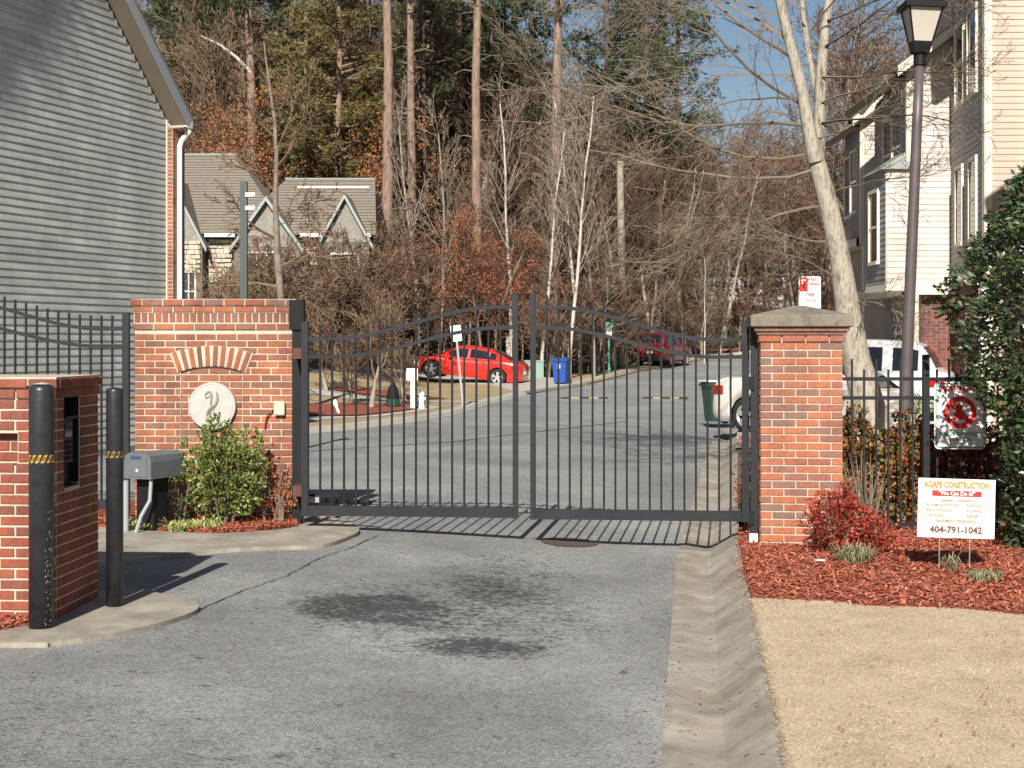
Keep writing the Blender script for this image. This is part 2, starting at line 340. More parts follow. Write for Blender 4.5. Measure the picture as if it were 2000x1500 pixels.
def drape(name, poly, dz, m, res=1.0, parent=None, kind='structure', skirt=0.0):
    bm = bmesh.new(); vs = [bm.verts.new((x, y, 0)) for x, y in poly]; bm.faces.new(vs)
    bmesh.ops.triangulate(bm, faces=bm.faces)
    xs = [p[0] for p in poly]; ys = [p[1] for p in poly]
    k = math.floor(min(xs)/res)*res
    while k < max(xs):
        bmesh.ops.bisect_plane(bm, geom=bm.verts[:]+bm.edges[:]+bm.faces[:], plane_co=(k,0,0), plane_no=(1,0,0), dist=1e-5); k += res
    k = math.floor(min(ys)/res)*res
    while k < max(ys):
        bmesh.ops.bisect_plane(bm, geom=bm.verts[:]+bm.edges[:]+bm.faces[:], plane_co=(0,k,0), plane_no=(0,1,0), dist=1e-5); k += res
    if skirt:
        be = [e for e in bm.edges if len(e.link_faces) == 1]
        r = bmesh.ops.extrude_edge_only(bm, edges=be); sv = set(v for v in r['geom'] if isinstance(v, bmesh.types.BMVert))
    else: sv = set()
    for v in bm.verts: v.co.z = h(v.co.x, v.co.y) + dz - (skirt if v in sv else 0)
    bmesh.ops.recalc_face_normals(bm, faces=bm.faces)
    if bm.faces and sum(f.normal.z*f.calc_area() for f in bm.faces) < 0: bmesh.ops.reverse_faces(bm, faces=bm.faces)
    me = bpy.data.meshes.new(name); bm.to_mesh(me); bm.free(); me.materials.append(m)
    for p in me.polygons: p.use_smooth = p.normal.z > .5 and not skirt
    o = link(bpy.data.objects.new(name, me), parent)
    if kind and parent is None: o['kind'] = kind
    return o
# base ground reaching the horizon
g = MB(); xs = [-900,-400,-200,-120,-80]+[x for x in range(-60, 61, 2)]+[80,120,200,400,900]; ys = [-300,-100,-40,-20]+[y for y in range(-10, 180, 2)]+[200,260,400,900]
for y in ys:
    for x in xs: g.v.append((x, y, h(x, y)-.30))
nx = len(xs)
for j in range(len(ys)-1):
    for i in range(nx-1): a = j*nx+i; g.f.append((a, a+1, a+1+nx, a+nx))
go = g.build('ground', M['litter']); tag(go, kind='structure')
# road surface
left_edge = [(20.0,104),(13.4,95),(10,86),(5.6,73),(2.65,61),(.55,54.5),(-.65,48),(-1.55,40),(-2.1,36.8),(-3.26,32.6),(-4.2,30.2),(-6,28.4),(-9,27),(-30,26.5)]
right_edge = [(gl(y), y) for y in (-6,0,4,8.32,11,14,18,24.5,31,36,40,45,52,60,68,77,90,102)]
drape('asphalt_road', [(-30,-6)]+right_edge+left_edge, 0.0, M['asphalt'], .5)
# forest floor and lawns
drape('forest_floor', [(-45,66),(-12,66),(-6,71),(0,71),(3.4,63.5),(6.5,73.5),(11,87),(14.5,96),(21,105),(52,108),(60,170),(-60,170)], -.02, M['litter'], 2.0)
drape('front_lawn', [(-30,28.2),(-9,28.2),(-6,29.3),(-4.6,30.9),(-3.6,33.2),(-2.6,36.5),(-1.9,40),(-1.0,48),(.15,54.2),(-1,60),(-4,63.5),(-8,66.5),(-12,66),(-30,66)], .09, M['lawnfar'], .5, skirt=.2)
drape('verge_lawn', [(3.0,61.2),(6.0,73),(10.4,86),(13.8,95.5),(10,93),(6,80),(1.5,65.5)], .09, M['lawnfar'], .5, skirt=.2)
drape('side_yard', [(gl(y)+.55, y) for y in (15.5,18,24.5,31,36,45,60,77,102)]+[(60,108),(60,15.2),(2.35,15.2)], .02, M['litter'], 1.0)
drape('parking_pad', [(gl(26.0)+.5,26.0),(gl(31)+.5,31),(gl(38)+.5,38),(8.8,38),(8.8,26.0)], .05, M['concfar'], .5)
drape('clay_bank', [(12.0,97),(20,108),(40,112),(40,103),(22,103)], .05, M['clay'], 1.0)
drape('driveway', [(.2,54.0),(2.9,60.9),(1.6,65.6),(-4,69.5),(-10,70.5),(-10,65.2),(-4,63.6),(-1,60)], .12, M['concfar'], .5, skirt=.1)
# kerbs: swept strips
def strip(name, line, wd, hgt, m, dz=0, seg=.0, **k):
    mb = MB(); pts = []
    for a, b in zip(line, line[1:]):
        a = V(*a); b = V(*b); n = max(1, int((b-a).length/.5))
        pts += [a+(b-a)*(i/n) for i in range(n)]
    pts.append(V(*line[-1])); ring = []
    for i, p in enumerate(pts):
        d = (pts[min(i+1, len(pts)-1)]-pts[max(0, i-1)]).normalized(); nrm = V(-d.y, d.x)
        q = p+nrm*wd; z0 = h(p.x, p.y)+dz; z1 = h(q.x, q.y)+dz
        r = p+nrm*wd*.25; s_ = p+nrm*wd
        ring.append([(p.x,p.y,z0-.05),(p.x,p.y,z0+.01),(r.x,r.y,z0+hgt),(s_.x,s_.y,z0+hgt+.004),(s_.x,s_.y,z0-.05)])
    for r in ring: mb.v += r
    for i in range(len(ring)-1):
        for j in range(4): a = i*5+j; mb.f.append((a, a+1, a+6, a+5))
    o = fixn(mb.build(name, m)); tag(o, kind='structure'); return o
ks = strip('kerb', left_edge[5:][::-1], -.0001, .1, M['concfar'])
bpy.data.objects.remove(ks)
strip('kerb', [p for p in left_edge[5:][::-1]], .42, .11, M['concfar'])
strip('kerb', [p for p in left_edge[:5][::-1]], .42, .11, M['concfar'])
# sidewalks over the left lawn
drape('sidewalk', [(-30,33.6),(-7,33.6),(-4.6,34.8),(-3.1,37.6),(-2.5,40.4),(-1.9,44),(-2.6,44),(-3.3,40.9),(-4.2,38.6),(-5.4,36.6),(-7.5,35.4),(-30,35.4)], .10, M['concfar'], .5)
drape('sidewalk', [(-30,48.5),(-6.5,48.5),(-3,46.8),(-1.1,46.6),(-1.0,47.6),(-3,48.0),(-6.4,50.1),(-30,50.1)], .10, M['concfar'], .5)
drape('sidewalk', [(-30,55),(-6.4,55),(-4.6,58.5),(-4.0,62),(-5.6,62),(-6.2,59.0),(-7.6,57.4),(-30,57.4)], .10, M['concfar'], .5)
drape('mulch_island', [(-14,38.4),(-6,37.2),(-3.7,37.4),(-2.9,40.6),(-2.5,43.5),(-3.5,45.6),(-6.0,44.6),(-9,44.4),(-14,45)], .13, M['mulch'], .5)
drape('mulch_island', [(-6.2,50.6),(-3.2,48.8),(-2.0,49.2),(-2.9,51.4),(-5.2,52.6)], .13, M['mulch'], .5)

# right-hand valley gutter, in cast lengths with joints
def gutter():
    prof = [(0,.0),(.07,.004),(.13,-.010),(.24,-.03),(.30,-.022),(.42,.06),(.50,.115),(.555,.135),(.57,-.12)]
    y = 3.2; k = 0
    first = None
    while y < 60:
        Ln = 2.9 if y < 20 else 6.0
        y1 = y+Ln-.012; mb = MB(); n = 6; rows = []
        for i in range(n+1):
            yy = y+(y1-y)*i/n; x0 = gl(yy)
            wob = .0015*math.sin(yy*1.1)
            rows.append([(x0+a, yy-.12*a, h(x0-.001, yy)+.006+b+wob) for a, b in prof])
        for r in rows: mb.v += r
        m_ = len(prof)
        for i in range(n):
            for j in range(m_-1): a = i*m_+j; mb.f.append((a, a+1, a+m_+1, a+m_))
        mb.f.append(tuple(range(m_))); mb.f.append(tuple(range(n*m_, (n+1)*m_))[::-1])
        o = fixn(mb.build('gutter_section', M['concrete'])); tag(o, kind='structure')
        y += Ln; k += 1
gutter()
mulch_right = [(1.68,10.75),(2.2,10.62),(2.45,10.42),(2.95,10.36),(3.4,10.05),(4.2,9.9),(6.5,9.9),(6.5,15.2),(2.35,15.2),(gl(14.6)+.56,14.6),(gl(13)+.56,13),(gl(12)+.55,12)]
drape('mulch_bed', mulch_right, .03, M['mulch'], .25, skirt=.1)
_re = random.Random(3)
drape('lawn', [(gl(3+i*.12)+.552+_re.uniform(-.014,.010), 3+i*.12) for i in range(65)]+[(1.68,10.75),(2.2,10.62),(2.45,10.42),(2.95,10.36),(3.4,10.05),(4.2,9.9),(6.5,9.9),(9,9.9),(9,3)], .022, M['lawn'], .5, skirt=.1)
# left concrete apron + mulch bed + island nose
apron = [(-6,12.3),(-3.5,12.33),(-3.14,12.45),(-2.62,13.05),(-2.2,13.3),(-1.79,13.42),(-1.62,13.62),(-1.5,14.1),(-1.45,14.6),(-1.62,15.3),(-1.95,15.9),(-2.0,18),(-2.3,18),(-2.12,15.2),(-2.1,14.75),(-2.38,14.42),(-2.83,14.28),(-3.4,14.5),(-3.66,14.7),(-6,15.0)]
drape('concrete_apron', smooth_poly(apron), .035, M['concrete'], .25, skirt=.06)
drape('mulch_bed', [(-3.66,14.7),(-3.4,14.5),(-2.83,14.28),(-2.38,14.42),(-2.1,14.75),(-2.12,15.5),(-2.12,17),(-6.2,17),(-6.2,15.0),(-6,15.0)], .06, M['mulch'], .25, skirt=.1)
drape('concrete_island', smooth_poly([(-5.5,9.0),(-3.02,9.05),(-2.73,9.1),(-2.48,9.31),(-2.26,9.67),(-2.14,10.0),(-2.1,10.25),(-2.14,10.45),(-2.27,10.66),(-2.54,10.9),(-2.9,11.05),(-5.5,11.1)]), .03, M['concrete'], .25, skirt=.08)
drape('mulch_patch', [(-4.6,9.35),(-3.2,9.42),(-3.02,9.62),(-2.99,9.78),(-3.5,10.1),(-4.6,10.3)], .045, M['mulch'], .25, skirt=.02)
# cracks and a sealed joint in the asphalt, a darker patch strip
def crack(pts, wd, m='tape_k', name='asphalt_crack'):
    gg = random.Random(len(pts)); mb = MB(); P = []
    for a, b in zip(pts, pts[1:]):
        for i in range(8):
            t = i/8; P.append(V(a[0]+(b[0]-a[0])*t+gg.uniform(-.008,.008), a[1]+(b[1]-a[1])*t+gg.uniform(-.012,.012)))
    for i, p in enumerate(P):
        d = (P[min(i+1, len(P)-1)]-P[max(i-1, 0)]).normalized(); n = V(-d.y, d.x)*wd*gg.uniform(.4,1.2)
        for q in (p-n, p+n): mb.v.append((q.x, q.y, h(q.x, q.y)+.006))
    for i in range(len(P)-1): mb.f.append((2*i, 2*i+2, 2*i+3, 2*i+1))
    tag(fixn(mb.build(name, M[m])), kind='structure')
M['crackm'] = mat('crack_dark', (.045,.042,.038), rough=.95)
crack([(-2.12,10.3),(-1.95,11.2),(-1.75,11.9),(-1.62,12.9),(-1.42,13.6),(-1.25,14.6)], .006, 'crackm')
crack([(-6,24.5),(-3.4,25.6),(-1,28.2),(1.2,33),(3.0,38)], .03, 'crackm')
drape('manhole_lid', [(.55+.28*math.cos(t*.5236), 14.75+.16*math.sin(t*.5236)*2) for t in range(12)], .008, mat('iron_lid', [(.07,.05,.04),(.11,.08,.06)], 'noise', 20, .8), .5)

# ------------------------------------------------------------------ brickwork
BL, BH, JT = .203, .0677, .011
def brick_mesh(L, Hh, D, m, ch=.004, seed=0):
    g_ = random.Random(seed); mb = MB(); hx, hz = L/2, Hh/2
    j = lambda a: a+g_.uniform(-.0018,.0018)
    f0 = [(-hx+ch,0,-hz+ch),(hx-ch,0,-hz+ch),(hx-ch,0,hz-ch),(-hx+ch,0,hz-ch)]
    f1 = [(-hx,ch,-hz),(hx,ch,-hz),(hx,ch,hz),(-hx,ch,hz)]; f2 = [(x,D,z) for x,_,z in f1]
    mb.v = [(j(x), y, j(z)) for x, y, z in f0]+[(j(x), y, j(z)) for x, y, z in f1]+f2
    mb.f = [(0,1,2,3)]+[(a+4, (a+1)%4+4, (a+1)%4, a) for a in range(4)]+[(a+8, (a+1)%4+8, (a+1)%4+4, a+4) for a in range(4)]
    me = bpy.data.meshes.new('brick'); me.from_pydata(mb.v, [], mb.f); me.materials.append(m); return me
_bm = {}
def bmesh_for(L, Hh, D, m, k=0):
    key = (round(L,3), round(Hh,3), round(D,3), m.name, k)
    if key not in _bm: _bm[key] = brick_mesh(L, Hh, D, m, seed=k+int(L*997))
    return _bm[key]
class Wall:
    """brick faces placed on the sides of an axis box of the parent; every brick an object"""
    def __init__(s, parent, m, seed=1, D=.05): s.p = parent; s.m = m; s.g = random.Random(seed); s.D = D; s.n = 0
    def brick(s, c, ux, un, L, Hh=None, D=None, tilt=0, m=None):
        if len(un) == 2: un = (*un, 0)
        Hh = Hh or BH-JT; k = s.g.randrange(3); me = bmesh_for(L, Hh, D or s.D, m or s.m, k); s.n += 1
        uz = Vector((0,0,1)); ux = Vector(ux).normalized(); uy = -Vector(un).normalized()
        Mx = Matrix((ux, uy, uz)).transposed()
        if tilt: Mx = Mx @ Matrix.Rotation(tilt, 3, 'Y')
        c = Vector(c) + Vector(un).normalized()*s.g.uniform(-.0012,.0015)
        return inst(me, 'brick', s.p, Matrix.Translation(c) @ Mx.to_4x4())
    def course(s, a, b, un, z, off, L=BL, skip=None):
        """bricks from 2-D point a to b at mid height z; off = length of the first brick as a share"""
        a = Vector((*a, 0)); b = Vector((*b, 0)); W = (b-a).length; u = (b-a).normalized(); x = 0; first = True
        while x < W-.02:
            l = L*off if first and off > 0 else L
            first = False
            e = min(W, x+l)
            if W-e < .045: e = W
            if e-x > .03:
                mid = (x+e)/2
                ln = (e-x)-JT
                ln = round(ln/.004)*.004
                if not (skip and skip(mid, ln, z)): s.brick(a+u*mid+Vector((0,0,z)), u, un, ln)
            x = e
def corework(name, parent, x0,x1,y0,y1,z0,z1, m):
    return MB().bx(x0,x1,y0,y1,z0,z1).build(name, m, parent)

# left monument wall ------------------------------------------------------
PL = 197.0
lw = thing('brick_wall', 'red brick entrance wall with arched panel and round monogram plaque, left of the gate', 'wall', (-2.958, 15.23, 0))
W = 1.576; hw = W/2; th = .42; z0 = -.10
mc = MB(); rec = .022
panx0, panx1, panz0, panz1 = -.326, .283, .62, 1.545
mc.bx(-hw+.006, hw-.006, .05, th, z0, 2.2)
# mortar face in pieces around the recessed panel
mc.bx(-hw+.006, panx0, .006, .05, z0, 1.90).bx(panx1, hw-.006, .006, .05, z0, 1.90).bx(panx0, panx1, .006, .05, z0, panz0).bx(panx0, panx1, .006, .05, panz1+.02, 1.90)
mc.bx(panx0, panx1, .006+rec, .05, panz0, panz1+.02)
mc.bx(-hw-.004, hw+.004, -.004, th, 1.90, 2.071).bx(-hw-.014, hw+.014, -.013, th, 2.0711, 2.14)
mc.build('mortar_joints', M['mortar'], lw)
wl = Wall(lw, M['brick'], 3)
z = z0+BH/2; k = 0
while z < 1.89:
    off = .5 if k % 2 else 1
    jit = wl.g.uniform(-.06,.06)
    if panz0-.02 < z < panz1+.005:
        wl.course((-hw, 0), (panx0, 0), (0,-1), z, off)
        wl.course((panx0, rec), (panx1, rec), (0,-1), z, .35 if k % 2 else .85)
        wl.course((panx1, 0), (hw, 0), (0,-1), z, .4 if k % 2 else .9)
    else: wl.course((-hw, 0), (hw, 0), (0,-1), z, off)
    wl.course((hw, .06), (hw, th), (1,0), z, .5 if k % 2 else 1)
    z += BH; k += 1
# proud course, rowlock, two corbelled cap courses
def ring(wallob, z, out, Hh=None, L=BL, off=1, jt=None):
    wallob.course((-hw-out, -out), (hw+out, -out), (0,-1), z, off, L); wallob.course((hw+out, .055-out), (hw+out, th), (1,0), z, .6, L)
ring(wl, 1.932, .012)
x = -hw
while x < hw-.03:
    wl.brick((x+.034, -.008, 2.02), (1,0,0), (0,-1,0), .058, .094, m=M['brickr']); x += .0688
for j in range(5): wl.brick((hw+.008, .08+j*.07, 2.02), (0,1,0), (1,0,0), .058, .094)
ring(wl, 2.104, .02); 
z = 2.104+BH
wl.m = M['brickr']; wl.course((-hw-.038, -.038), (hw+.038, -.038), (0,-1), z, .6); wl.course((hw+.038, .02), (hw+.038, th), (1,0), z, .8)
MB().bx(-hw-.03, hw+.03, -.03, th, 2.14, 2.205).build('mortar_cap', M['mortar'], lw)
wl.m = M['brick']
# arch of radial bricks
ac = V(-.022, 0, .62); r0, r1 = .92, 1.125
am = MB(); n = 10
for i in range(n):
    a0 = R(-21.5)+R(43)*i/n; a1 = R(-21.5)+R(43)*(i+1)/n
    P = [(ac.x+r*math.sin(a), ac.z+r*math.cos(a)) for r, a in ((r0,a0),(r0,a1),(r1,a1),(r1,a0))]
    am.prism([(x_, z_) for x_, z_ in P], -.003, .03, Matrix.Identity(4))
am.build('arch_mortar', M['mortar'], lw)
for i in range(n):
    a = R(-21.5)+R(43)*(i+.5)/n
    c = (ac.x+(r0+r1)/2*math.sin(a), -.011, ac.z+(r0+r1)/2*math.cos(a))
    wl.brick(c, (1,0,0), (0,-1,0), .044, .20, tilt=a)
# plaque with script monogram (thing standing in the panel = part of the wall)
pq = MB().lathe([(.0,-.03),(.222,-.03),(.232,-.024),(.236,-.01),(.236,.03)], 48, (-.012, 0, 1.145), Matrix.Rotation(R(90), 3, 'X').inverted() @ Matrix.Identity(3), cap=False)
pqo = pq.build('plaque', M['plaque'], lw)
# rotate so that the disc faces the camera: profile z runs along -y
pqo.data.clear_geometry()
pq = MB(); Mr = Matrix(((1,0,0),(0,0,1),(0,1,0)))
pq.lathe([(.0,-.030),(.205,-.030),(.208,-.027),(.214,-.027),(.217,-.031),(.231,-.029),(.236,-.018),(.236,.04)], 48, (-.012, 0, 1.145), Mr, cap=False)
me = bpy.data.meshes.new('plaque'); me.from_pydata(pq.v, [], pq.f); me.materials.append(M['plaque']); pqo.data = me; fixn(pqo)
def script(parent, pts, r, c, s, m, y):
    P = []
    n_ = len(pts)
    for i in range(n_-1):
        p0 = V(*pts[max(i-1,0)]); p1 = V(*pts[i]); p2 = V(*pts[i+1]); p3 = V(*pts[min(i+2,n_-1)])
        for t in [j/6 for j in range(6)]:
            q = .5*((2*p1)+(p2-p0)*t+(2*p0-5*p1+4*p2-p3)*t*t+(3*p1-p0-3*p2+p3)*t*t*t); P.append(V(c[0]+q.x*s, y, c[1]+q.y*s))
    P.append(V(c[0]+pts[-1][0]*s, y, c[1]+pts[-1][1]*s))
    return MB().tube(P, [r*(.55+.6*math.sin(math.pi*i/(len(P)-1))) for i in range(len(P))], 5).build('monogram_stroke', m, parent)
c0 = (-.012, 1.145)
script(pqo, [(-.09,.52),(-.28,.40),(-.30,.60),(-.12,.72),(-.02,.5),(-.05,.1),(.02,0),(.16,.1),(.25,.4),(.22,.72)], .011, c0, .2, M['plaque_d'], -.033)
script(pqo, [(.22,.72),(.30,.5),(.26,.2),(.12,0),(-.05,-.08),(-.2,-.3),(-.22,-.55),(-.05,-.7),(.12,-.6),(.10,-.42)], .011, c0, .2, M['plaque_d'], -.033)
script(pqo, [(.15,-.1),(-.02,-.2),(-.08,-.45),(.05,-.62)], .008, c0, .2, M['plaque_d'], -.033)
# keypad box and conduit on the wall
kb = thing('junction_box', 'small beige box on the brick wall, right of the round plaque', 'box', (-2.30, 15.23, 1.125))
MB().bx(-.048,.048,-.055,-.0,-.068,.068).build('box_body', M['beige'], kb); MB().bx(-.052,.052,-.062,-.054,-.06,.072).build('box_lid', M['beige'], kb)
MB().tube([(-.05,-.02,-.01),(-.09,-.03,-.03),(-.13,-.03,-.09),(-.15,-.02,-.2)], .009, 6).build('conduit', mat('red_conduit', (.22,.03,.02)), kb)

# right gate pier --------------------------------------------------------
rp = thing('brick_pillar', 'square brick gate pillar with a concrete cap, right of the gate', 'pillar', (2.545, 13.50, 0), R(-6))
hw = .36; th = .72; z0 = -.12
MB().bx(-hw+.007, hw-.007, .007, th, z0, 1.86).build('mortar_joints', M['mortar'], rp)
wr = Wall(rp, M['brick2'], 9)
z = z0+BH/2; k = 0
while z < 1.77:
    wr.course((-hw, 0), (hw, 0), (0,-1), z, .5 if k % 2 else 1, .206)
    wr.course((-hw, th), (-hw, .06), (-1,0), z, .5 if k % 2 else 1, .206)
    wr.course((hw, .06), (hw, th), (1,0), z, .5 if k % 2 else 1, .206)
    z += BH; k += 1
hw2 = hw+.018
wr.course((-hw2, -.018), (hw2, -.018), (0,-1), z, 1, .206); wr.course((-hw2, th), (-hw2, .04), (-1,0), z, .5); wr.course((hw2, .04), (hw2, th), (1,0), z, .5)
zc = z+BH/2
cp = MB().bx(-hw-.03, hw+.03, -.03, th+.03, zc, zc+.06)
cp.bx(-hw-.05, hw+.05, -.05, th+.05, zc+.03, zc+.06).build('cap_moulding', M['brickr'], rp)  # darker brick colour stands for the shade below the cap overhang
a = .445; zt = 1.965; b0 = zc+.062
cc = MB(); lev = [(a-.03,b0),(a,b0+.012),(a,b0+.10),(a-.012,b0+.112)]
yc = th/2
for r_, z_ in lev+[(.05, b0+.20)]:
    cc.v += [(-r_, yc-r_, z_),(r_, yc-r_, z_),(r_, yc+r_, z_),(-r_, yc+r_, z_)]
for i in range(4):
    for j in range(4): a_ = i*4+j; b_ = i*4+(j+1) % 4; cc.f.append((a_, b_, b_+4, a_+4))
cc.f.append((3,2,1,0)); cc.f.append((16,17,18,19))
cc.build('cap', M['capstone'], rp)

# keypad pedestal at left -------------------------------------------------
ang = R(3.0)                  # turned so that the right side recedes
pd = thing('brick_pedestal', 'dark red brick intercom pedestal at the left edge, between two black bollards', 'pedestal', (-2.92, 9.80, 0), -ang)
# local: x to the right along front (front face at y=0, from x=-1.2 to 0), y back 0..0.75
PW = 1.15; PD = .88; z0 = -.15; top = 1.545
MB().bx(-PW+.006, -.40, .006, .19, z0, top-.02).bx(-.24,-.006,.006,.19,z0,top-.02).bx(-.40,-.24,.09,.19,z0,top-.02).bx(-.40,-.24,.006,.09,z0,.985).bx(-.40,-.24,.006,.09,1.19,top-.02).bx(-PW+.006, -.12, .19, .50, z0, top-.02).bx(-PW+.006, -.006, .50, PD-.006, z0, top-.02).bx(-.12, -.006, .19, .50, z0, .82).bx(-.12, -.006, .19, .50, 1.42, top-.02).build('mortar_joints', M['mortar'], pd)
wp = Wall(pd, M['brick3'], 5)
z = z0+BH/2; k = 0
while z < 1.40:
    def sk(mid, ln, zz): return .55 < PW-mid < .82 and .95 < zz < 1.16
    wp.course((-PW, 0), (0, 0), (0,-1), z, .9 if k % 2 else .4, skip=lambda mid, ln, zz: PW-mid-ln/2 < .40 and PW-mid+ln/2 > .24 and .985 < zz < 1.19)
    if .985 < z < 1.19:
        wp.course((-.555, 0), (-.40, 0), (0,-1), z, 1); wp.course((-.24, 0), (0, 0), (0,-1), z, .5 if k % 2 else 1); wp.course((-.40, .082), (-.24, .082), (0,-1), z, 1 if k % 2 else .4)
    if .82 < z < 1.42:
        wp.course((0, .055), (0, .19), (1,0), z, 1); wp.course((0, .50), (0, PD), (1,0), z, 1 if k % 2 else .6)
    else: wp.course((0, .055), (0, PD), (1,0), z, .5 if k % 2 else 1)
    z += BH; k += 1
for out in (.014, .03):
    wp.course((-PW-out, -out), (out, -out), (0,-1), z, .5 if k % 2 else 1); wp.course((out, .05-out), (out, PD), (1,0), z, .5 if k % 2 else 1); z += BH; k += 1
MB().bx(-PW-.02, .02, -.02, PD, top-.05, z-BH/2+.006).build('mortar_cap', M['mortar'], pd)
# recess: intercom box and drooping cover
MB().bx(-.115,-.10,.20,.49,.84,1.42).bx(-.10,-.012,.488,.498,.84,1.42).bx(-.10,-.012,.192,.202,.84,1.42).bx(-.10,-.012,.202,.488,.822,.832).build('recess_shade', M['iron'], pd)  # black sheets standing in for the deep shade inside the recess
ic = thing('intercom_box', 'grey intercom unit in the side recess of the brick pedestal', 'intercom', (-2.92, 9.80, 0), -ang)
MB().bx(-.10,-.02,.22,.40,.98,1.27).build('housing', M['irongrey'], ic); MB().bx(-.11,.01,.20,.42,1.27,1.285).build('hood', M['irongrey'], ic)
MB().bx(-.022,-.014,.24,.38,1.15,1.24).build('screen', M['glass'], ic)
kp = MB()
for i in range(3):
    for j in range(4): kp.bx(-.02,-.012,.255+i*.04,.280+i*.04,1.0+j*.035,1.022+j*.035)
kp.build('keypad', M['plastic'], ic); MB().bx(-.10,-.04,.25,.37,.84,.97).build('lower_box', M['plastic'], ic)

# bollards
def stripes(parent, r, z0_, z1_, n_=14, lean=None):
    mb = MB(); mk = MB()
    for i in range(n_):
        for mb_, o in ((mb, 0), (mk, .5)):
            a0 = 2*math.pi*(i+o)/n_; a1 = 2*math.pi*(i+o+.5)/n_; sh = .5*(z1_-z0_)/r
            q = []
            for (aa, zz, s_) in ((a0,z0_,0),(a1,z0_,0),(a1,z1_,sh),(a0,z1_,sh)): q.append((r*math.cos(aa+s_), r*math.sin(aa+s_), zz))
            mb_.add(q, [(0,1,2,3)])
    mb.build('yellow_stripes', M['tape_y'], parent); mk.build('black_stripes', M['tape_k'], parent)
b1 = thing('bollard', 'thick black bollard with striped tape in front of the brick pedestal', 'bollard', (-2.925, 9.55, h(-2.9,9.55)), 0, 'black pipe bollards')
b1o = MB().lathe([(.078,-.05),(.078,1.50),(.074,1.525),(.05,1.54),(0.001,1.545)], 32).build('pipe', M['bollard'], b1, smooth=True)
stripes(b1, .0797, 1.055, 1.105); MB().lathe([(.0,1.541),(.06,1.541),(.0,1.552)], 24, cap=False).build('cap', M['mortar'], b1)
gg = random.Random(2); sc = MB()
for i in range(60):
    a_ = R(gg.uniform(-62,-20)); zz = gg.choice([gg.uniform(.05,.5), gg.uniform(.3,.75)]); r_ = .0788; s1 = gg.uniform(.004,.016); s2 = gg.uniform(.06,.22)
    sc.add([(r_*math.cos(a_), r_*math.sin(a_), zz), (r_*math.cos(a_+s2), r_*math.sin(a_+s2), zz+gg.uniform(-.005,.005)), (r_*math.cos(a_+s2*.6), r_*math.sin(a_+s2*.6), zz+s1)], [(0,1,2)])
sc.build('paint_scuffs', M['scuff'], b1)
b2 = thing('bollard', 'slimmer black bollard at the far corner of the brick pedestal', 'bollard', (-2.672, 10.33, h(-2.7,10.3)), 0, 'black pipe bollards')
MB().lathe([(.057,-.05),(.057,1.475),(.054,1.49),(.0,1.50)], 28).build('pipe', M['bollard'], b2, smooth=True)
stripes(b2, .0583, 1.03, 1.07, 10)

# ------------------------------------------------------------------ gates and fences
def ss(t): t = max(0, min(1, t)); return t*t*(3-2*t)
def leaf(label, A, B, zb, lo, hi, lolow, hilow, ptop, mirror, mt, railh=.095, cz=None, zb2=None, n_=15, group='wrought iron gate leaves'):
    """A = hinge base (x,y), B = meeting-stile base"""
    A = V(*A); B = V(*B); Ln = (B-A).length; rz = math.atan2((B-A).y, (B-A).x)
    t = thing('gate_leaf', label, 'gate', (A.x, A.y, zb), rz, group)
    up = lambda u: lo+(hi-lo)*ss((u-.12)/.80)
    dn = lambda u: lolow+(hilow-lolow)*ss((u-.14)/.80)
    MB().bx(0,.064,-.032,.032,-.005,lo+.165-zb).build('hinge_stile', mt, t)
    MB().bx(Ln-.05,Ln,-.026,.026,-.005,hi+.13-zb).build('meeting_stile', mt, t)
    MB().bx(.066,Ln-.052,-.024,.024,0,railh).build('bottom_rail', mt, t)
    for f_ in (up, dn):
        mb = MB(); N_ = 28
        for i in range(N_+1):
            u = i/N_; x_ = .062+(Ln-.112)*u; z_ = f_(u)-zb
            mb.v += [(x_,-.016,z_-.017),(x_,.016,z_-.017),(x_,.016,z_+.017),(x_,-.016,z_+.017)]
        for i in range(N_):
            for j in range(4): a_ = i*4+j; b_ = i*4+(j+1) % 4; mb.f.append((a_, b_, b_+4, a_+4))
        mb.build('curved_rail', mt, t)
    for i in range(1, n_+1):
        u = i/(n_+1); x_ = .062+(Ln-.112)*u; zt_ = up(u)+ptop*(1-.15*u)
        MB().bx(x_-.0095,x_+.0095,-.0095,.0095,railh-.002,zt_-zb).build('picket', M['iron'], t)
    return t
GA, GB, GC, GD = (-2.01,14.70), (.058,14.50), (.174,14.49), (2.205,14.29)
gl1 = leaf('left leaf of the closed black iron driveway gate', GA, GB, .12, 1.81, 2.108, 1.64, 1.915, .13, False, M['irongrey'], n_=16)
leaf('right leaf of the closed black iron driveway gate', GD, GC, .11, 1.80, 2.108, 1.64, 1.915, .13, True, M['irongrey'], n_=17)
leaf('leaf of the exit gate behind the brick pedestal, in front of the grey siding', (-3.80,15.25), (-5.87,15.35), .12, 1.91, 2.21, 1.74, 2.0, .135, True, M['irongrey'], n_=17)
